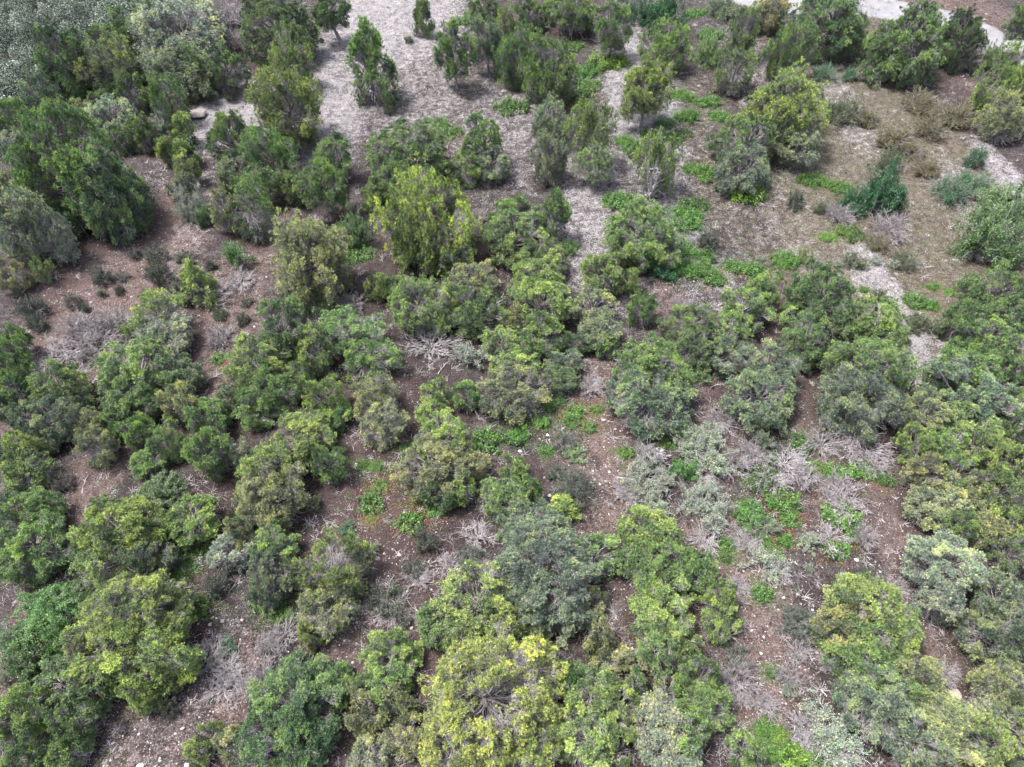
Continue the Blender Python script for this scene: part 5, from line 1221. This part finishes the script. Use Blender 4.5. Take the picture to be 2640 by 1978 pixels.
for a, b in zip(rd[:-1], rd[1:]):
    ab = b-a; tt = np.clip(((X-a[0])*ab[0]+(Y-a[1])*ab[1])/(ab@ab), 0, 1)
    D = np.minimum(D, np.hypot(X-a[0]-tt*ab[0], Y-a[1]-tt*ab[1]))
nx, ny = len(xs), len(ys)
Vv = np.stack([X.ravel(), Y.ravel(), Zg.ravel()], 1)
idx = np.arange(nx*ny).reshape(ny, nx)
Fq = np.stack([idx[:-1, :-1], idx[:-1, 1:], idx[1:, 1:], idx[1:, :-1]], -1).reshape(-1, 4)

gm, n = new_mat('soil_and_litter'); L = n.links.new
tc = N(n, 'ShaderNodeTexCoord')
def noise(scale, detail=5, rough=.6):
    o = N(n, 'ShaderNodeTexNoise'); o.inputs['Scale'].default_value = scale; o.inputs['Detail'].default_value = detail; o.inputs['Roughness'].default_value = rough
    L(tc.outputs['Object'], o.inputs['Vector']); return o.outputs['Fac']
def math_(op, a, b=None, c=None):
    o = N(n, 'ShaderNodeMath', operation=op)
    for i, v in enumerate((a, b, c)):
        if v is None: continue
        if isinstance(v, (int, float)): o.inputs[i].default_value = v
        else: L(v, o.inputs[i])
    return o.outputs[0]
def mixc(f, a, b):
    o = N(n, 'ShaderNodeMix', data_type='RGBA'); L(f, o.inputs[0])
    for i, v in ((6, a), (7, b)):
        if isinstance(v, tuple): o.inputs[i].default_value = (*v, 1)
        else: L(v, o.inputs[i])
    return o.outputs[2]
nA = noise(.55, 6, .65); nB = noise(1.7, 6, .75); nC = noise(8.5, 5, .8); nD = noise(24, 3, .8)
nE = noise(.9, 3, .6)
brk = math_('ADD', math_('ADD', math_('MULTIPLY', math_('SUBTRACT', nA, .5), 1.0), math_('MULTIPLY', math_('SUBTRACT', nB, .5), 1.8)), math_('MULTIPLY', math_('SUBTRACT', nC, .5), 2.2))
def mask(name, lo=.25, hi=.95):
    a = N(n, 'ShaderNodeAttribute', attribute_name=name)
    v = math_('ADD', a.outputs['Fac'], brk)
    mr_ = N(n, 'ShaderNodeMapRange', interpolation_type='SMOOTHSTEP'); L(v, mr_.inputs[0]); mr_.inputs[1].default_value = lo; mr_.inputs[2].default_value = hi
    g_ = N(n, 'ShaderNodeMapRange'); L(a.outputs['Fac'], g_.inputs[0]); g_.inputs[1].default_value = 0; g_.inputs[2].default_value = .15
    return math_('MULTIPLY', mr_.outputs[0], g_.outputs[0])
fine = math_('ADD', math_('ADD', math_('MULTIPLY', nC, .55), math_('MULTIPLY', nD, .35)), math_('MULTIPLY', nB, .25))
fine = math_('SUBTRACT', math_('MULTIPLY', fine, 1.45), .335)
base = ramp(n, fine, [(.36, (.016, .013, .014)), (.48, (.033, .028, .029)), (.58, (.075, .068, .070)), (.70, (.24, .23, .24))])
pink = ramp(n, fine, [(.34, (.024, .015, .014)), (.47, (.070, .048, .044)), (.58, (.122, .092, .086)), (.70, (.28, .25, .24))])
pale = ramp(n, fine, [(.34, (.032, .028, .030)), (.44, (.105, .095, .098)), (.54, (.200, .188, .196)), (.68, (.36, .348, .36))])
grass = ramp(n, fine, [(.36, (.022, .018, .014)), (.48, (.065, .056, .042)), (.57, (.115, .100, .085)), (.70, (.29, .265, .245))])
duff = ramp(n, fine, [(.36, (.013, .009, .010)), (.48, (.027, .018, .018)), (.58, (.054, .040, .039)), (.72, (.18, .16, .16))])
pm = N(n, 'ShaderNodeMapRange', interpolation_type='SMOOTHSTEP'); L(math_('ADD', nE, math_('MULTIPLY', math_('SUBTRACT', nC, .5), .6)), pm.inputs[0]); pm.inputs[1].default_value = .42; pm.inputs[2].default_value = .66
base = mixc(math_('MULTIPLY', pm.outputs[0], .75), base, duff)
c = mixc(mask('pink'), base, pink)
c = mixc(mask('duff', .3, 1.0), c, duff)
c = mixc(mask('grass'), c, grass)
c = mixc(mask('pale', .35, 1.3), c, pale)
ra = N(n, 'ShaderNodeAttribute', attribute_name='road')
rv = math_('ADD', ra.outputs['Fac'], math_('MULTIPLY', math_('SUBTRACT', nB, .5), .25))
rm = N(n, 'ShaderNodeMapRange', interpolation_type='SMOOTHSTEP'); L(rv, rm.inputs[0]); rm.inputs[1].default_value = .35; rm.inputs[2].default_value = .65
c = mixc(rm.outputs[0], c, ramp(n, fine, [(.30, (.135, .13, .138)), (.5, (.19, .185, .198)), (.70, (.24, .235, .25))]))
b = N(n, 'ShaderNodeBsdfPrincipled'); b.inputs['Roughness'].default_value = .95; b.inputs['Specular IOR Level'].default_value = .1
L(c, b.inputs['Base Color'])
bu = N(n, 'ShaderNodeBump'); bu.inputs['Strength'].default_value = .8; bu.inputs['Distance'].default_value = .06
L(math_('ADD', fine, math_('MULTIPLY', nB, .8)), bu.inputs['Height']); L(bu.outputs[0], b.inputs['Normal'])
o = N(n, 'ShaderNodeOutputMaterial'); L(b.outputs[0], o.inputs[0])
gme = mesh_from('ground', Vv, Fq, [gm], smooth=True)
ZN['road'] = np.clip(1.5-D/3.0, 0, 1)
for z, arr in ZN.items():
    a = gme.attributes.new(z, 'FLOAT', 'POINT'); a.data.foreach_set('value', arr.ravel().astype(np.float32))
go = bpy.data.objects.new('ground', gme); LINK(go); go['kind'] = 'structure'
go['label'] = 'brown and pale stony woodland soil with needle litter'

def zval(z, x, y):
    i = np.clip(np.searchsorted(xs, x), 0, nx-1); j = np.clip(np.searchsorted(ys, y), 0, ny-1); return ZN[z][j, i]
def gz(x, y):
    i = np.clip(np.searchsorted(xs, x)-1, 0, nx-2); j = np.clip(np.searchsorted(ys, y)-1, 0, ny-2)
    fx = (x-xs[i])/(xs[i+1]-xs[i]); fy = (y-ys[j])/(ys[j+1]-ys[j])
    return (Zg[j, i]*(1-fx)+Zg[j, i+1]*fx)*(1-fy) + (Zg[j+1, i]*(1-fx)+Zg[j+1, i+1]*fx)*fy
def in_view(n_):
    """points over the visible ground, evenly spread in area near and thinner far off"""
    y = 6+104*rng.random(n_)**1.25; x = (rng.random(n_)*2-1)*(30+.72*y)
    return x, y
def stuff(name, me, label):
    o = bpy.data.objects.new(name, me); LINK(o); o['kind'] = 'stuff'; o['label'] = label; return o

# gravel: small angular stones, thick on the stony patches
rng = np.random.default_rng(201)
x, y = in_view(330000)
p = .06 + .55*zval('rocky', x, y) + .28*zval('pale', x, y) + .22*zval('pink', x, y)
k_ = rng.random(len(x)) < p*.62; x, y = x[k_], y[k_]; n_ = len(x)
s = np.exp(rng.normal(-3.35, .45, n_)); s = np.clip(s, .012, .16)
oc = np.array([[1, 0, 0], [0, 1, 0], [-1, 0, 0], [0, -1, 0], [0, 0, 1.]])
V = oc[None]*s[:, None, None]*rng.uniform(.6, 1.3, (n_, 5, 1)); V[:, 4, 2] *= .6
th = rng.uniform(0, 6.28, n_); cs, sn = np.cos(th), np.sin(th)
Vx = V[..., 0]*cs[:, None]-V[..., 1]*sn[:, None]; Vy = V[..., 0]*sn[:, None]+V[..., 1]*cs[:, None]
V = np.stack([Vx+x[:, None], Vy+y[:, None], V[..., 2]+gz(x, y)[:, None]], -1).reshape(-1, 3)
F = (np.array([[0, 1, 4], [1, 2, 4], [2, 3, 4], [3, 0, 4]])[None]+np.arange(n_)[:, None, None]*5).reshape(-1, 3)
def stuff_mat(name, stops, rough=.9):
    m, n2 = new_mat(name); at = N(n2, 'ShaderNodeAttribute', attribute_name='tint')
    c = ramp(n2, at.outputs['Fac'], stops); b = N(n2, 'ShaderNodeBsdfPrincipled'); b.inputs['Roughness'].default_value = rough; b.inputs['Specular IOR Level'].default_value = .2
    n2.links.new(c, b.inputs['Base Color']); o = N(n2, 'ShaderNodeOutputMaterial'); n2.links.new(b.outputs[0], o.inputs[0]); return m
tn = rng.random(n_)
gr = mesh_from('gravel', V, F, [stuff_mat('gravel', [(0, (.09, .07, .065)), (.5, (.20, .17, .165)), (.85, (.34, .31, .30)), (1, (.52, .50, .49))])], tint=np.repeat(tn, 4))
stuff('gravel', gr, 'pale loose gravel and pebbles on the soil')
# dead twigs and needles lying about
x, y = in_view(120000); k_ = rng.random(len(x)) < .30+.3*zval('duff', x, y)+.25*zval('pale', x, y); x, y = x[k_], y[k_]; n_ = len(x)
th = rng.uniform(0, 6.28, n_); ln = np.exp(rng.normal(-2.0, .6, n_))
s = np.stack([x, y, gz(x, y)+.015], 1); e = s + np.stack([np.cos(th)*ln, np.sin(th)*ln, rng.uniform(0, .05, n_)], 1)
mid = (s+e)/2 + np.stack([rng.normal(size=n_)*ln*.1, rng.normal(size=n_)*ln*.1, np.full(n_, .01)], 1)
P = bez(s, mid, e, 3); V, F = tubes(P, np.array([.008, .007, .004])[None].repeat(n_, 0)*rng.uniform(.5, 1.3, (n_, 1)), 3)
tw = mesh_from('twig_litter', V, F, [stuff_mat('twig_litter', [(0, (.035, .026, .024)), (.45, (.12, .10, .10)), (1, (.38, .35, .36))])], tint=np.repeat(rng.random(n_), 6))
stuff('twig_litter', tw, 'dead twigs and needle litter scattered on the ground')
# low brush: little tangles of dead stems that nobody could count
x, y = in_view(26000)
k_ = rng.random(len(x)) < .16+.26*zval('duff', x, y)+.10*(zval('pale', x, y) < .3); x, y = x[k_], y[k_]; n0 = len(x)
ns = 13; x = np.repeat(x, ns)+rng.normal(0, .10, n0*ns); y = np.repeat(y, ns)+rng.normal(0, .10, n0*ns); n_ = len(x)
sz_ = np.repeat(np.clip(np.exp(rng.normal(-.9, .35, n0)), .2, .8), ns)
s = np.stack([x, y, gz(x, y)-.01], 1); dr = unit(rng.normal(size=(n_, 3))*np.array([1, 1, .3])+np.array([0, 0, .38]))
e = s+dr*(sz_*rng.uniform(.5, 1.2, n_))[:, None]; mid = (s+e)/2+rng.normal(size=s.shape)*sz_[:, None]*.13+np.array([0, 0, .05])
V, F = tubes(bez(s, mid, e, 4), np.array([.013, .011, .008, .004])[None].repeat(n_, 0), 3)
br_ = mesh_from('dead_brush', V, F, [stuff_mat('dead_brush', [(0, (.09, .075, .07)), (.5, (.22, .195, .195)), (1, (.50, .47, .48))])], tint=np.repeat(np.clip(np.repeat(rng.random(n0), ns)+rng.normal(0, .15, n_), 0, 1), 9))
stuff('dead_brush', br_, 'low tangles of dead grey stems on the litter')
# grass and small herbs
x, y = in_view(150000)
pg = 1.0*zval('grass', x, y) + .10*zval('pale', x, y) + .06
cl = np.sin(x*.9+np.sin(y*.7)*2)*np.sin(y*.8+np.sin(x*.6)*2)
k_ = rng.random(len(x)) < pg*np.clip(.45+.5*cl, .05, 1)*.6; x, y = x[k_], y[k_]; n_ = len(x)
nb_ = 9
base = np.repeat(np.stack([x, y, gz(x, y)], 1), nb_, 0) + rng.normal(size=(n_*nb_, 3))*np.array([.06, .06, 0])
dr = unit(rng.normal(size=base.shape)*np.array([.7, .7, .25])+np.array([0, 0, .9]))
V, F = blades(base, dr, rng.uniform(.08, .26, len(base)), .03)
t0 = np.clip(.5+.35*np.sin(x*.35+1)*np.cos(y*.41)+rng.normal(0, .17, n_), 0, 1)
gs = mesh_from('dry_grass', V, F, [stuff_mat('dry_grass', [(0, (.06, .10, .035)), (.35, (.10, .13, .05)), (.6, (.165, .150, .105)), (.85, (.12, .075, .055)), (1, (.11, .05, .038))])], tint=np.clip(np.repeat(t0, nb_)+rng.normal(0, .08, len(F)), 0, 1))
stuff('grass', gs, 'sparse dry and green grass with rusty low herbs')
# little green leaves of creeping ground cover between the mats
x, y = in_view(60000)
cl = np.sin(x*1.7+np.sin(y*1.1)*2)*np.sin(y*1.9+np.sin(x*1.3)*2)+.4*np.sin(x*.31+2)*np.sin(y*.27)
k_ = ((cl > .55) | ((zval('grass', x, y) > .4) & (cl > -.1))) & (zval('pale', x, y) < .6) & (rng.random(len(x)) < .65); x, y = x[k_], y[k_]; n_ = len(x)
mats_ = [(it[2], it[3], it[4]) for it in items if it[0] == 'L']
ex_x = np.concatenate([[m_[0]]*110 + rng.normal(0, m_[2]*.95, 110) for m_ in mats_]); ex_y = np.concatenate([[m_[1]]*110 + rng.normal(0, m_[2]*.75, 110) for m_ in mats_])
x = np.concatenate([x, ex_x]); y = np.concatenate([y, ex_y]); n_ = len(x)
c0 = np.repeat(np.stack([x, y, gz(x, y)+.05], 1), 7, 0) + rng.normal(size=(n_*7, 3))*np.array([.12, .12, .03])
V, F = leaves(c0, unit(randdir(len(c0))*.6+np.array([0, 0, 1])), rng.uniform(.05, .09, len(c0)))
cc = mesh_from('creeping_leaves', V, F, [stuff_mat('creeping_leaves', [(0, (.035, .085, .022)), (.7, (.085, .17, .035)), (.84, (.13, .19, .04)), (.93, (.18, .065, .04)), (1, (.17, .06, .04))], .6)], tint=np.clip(np.repeat(rng.normal(.42, .2, n_)+.5*((np.sin(x*.23+3)*np.sin(y*.29+1) > .45) | ((zval('grass', x, y) > .4) & (rng.random(n_) < .55))), 7), 0, 1))
stuff('creeping_plants', cc, 'small creeping green and reddish leaves on the litter')

# ------------------------------------------------------------------ the far wood in the valley beyond the ridge
rng = np.random.default_rng(301)
def small_crown(seed, nl=1500):
    r = np.random.default_rng(seed)
    lob = unit(r.normal(size=(11, 3))+np.array([0, 0, .4]))*r.uniform(.4, .72, (11, 1))
    j = r.integers(0, 11, nl); q = unit(r.normal(size=(nl, 3))+np.array([0, 0, .5]))
    c = lob[j]+q*r.uniform(.22, .42, (nl, 1)); c[:, 2] += .8
    return c, j
crs = [small_crown(i) for i in range(8)]
Vs = []; Ts = []
gx_, gy_ = np.meshgrid(np.arange(-290, -20, 4.9), np.arange(60, 330, 4.9))
gx_ = gx_.ravel()+rng.uniform(-1.5, 1.5, gx_.size); gy_ = gy_.ravel()+rng.uniform(-1.5, 1.5, gy_.size)
sd_ = (-(gx_+55)*.978+(gy_-75)*.207)
px_ = gx_/(gy_*math.cos(0.8726646259971648)+(42.0-ground_np(gx_, gy_))*math.sin(0.8726646259971648))
k_ = (sd_ > 9) & (px_ > -.95) & (px_ < -.05) & (rng.random(gx_.size) < .93)
gx_, gy_ = gx_[k_], gy_[k_]
for x_, y_, z_ in zip(gx_, gy_, ground_np(gx_, gy_)):
    c, j = crs[rng.integers(8)]
    nl = 1500 if y_ < 190 else 500
    sel = rng.permutation(1500)[:nl]
    s_ = rng.uniform(1.9, 3.5); a_ = rng.uniform(0, 6.28)
    p_ = c[sel]*np.array([s_, s_, s_*rng.uniform(.85, 1.3)])
    p_ = np.stack([p_[:, 0]*math.cos(a_)-p_[:, 1]*math.sin(a_), p_[:, 0]*math.sin(a_)+p_[:, 1]*math.cos(a_), p_[:, 2]], 1)
    Vs.append(p_+np.array([x_, y_, z_-.2])); Ts.append(np.clip(rng.normal(.42, .26)+rng.normal(0, .14, nl), 0, 1))
c = np.concatenate(Vs); tnt = np.concatenate(Ts)
V, F = leaves(c, unit(randdir(len(c))+np.array([0, 0, .5])), rng.uniform(.20, .40, len(c)))
fw = mesh_from('far_wood', V, F, [stuff_mat('far_wood', [(0, (.050, .064, .052)), (.45, (.12, .152, .118)), (.8, (.21, .25, .19)), (1, (.33, .35, .33))], .8)], tint=tnt)  # greyed greens: the haze of distance is put into the colour, no air volume
stuff('far_wood', fw, 'dense green wood covering the valley below the ridge, distance haze put into its colour')
print('far crowns', len(gx_), 'objects', len(bpy.data.objects))
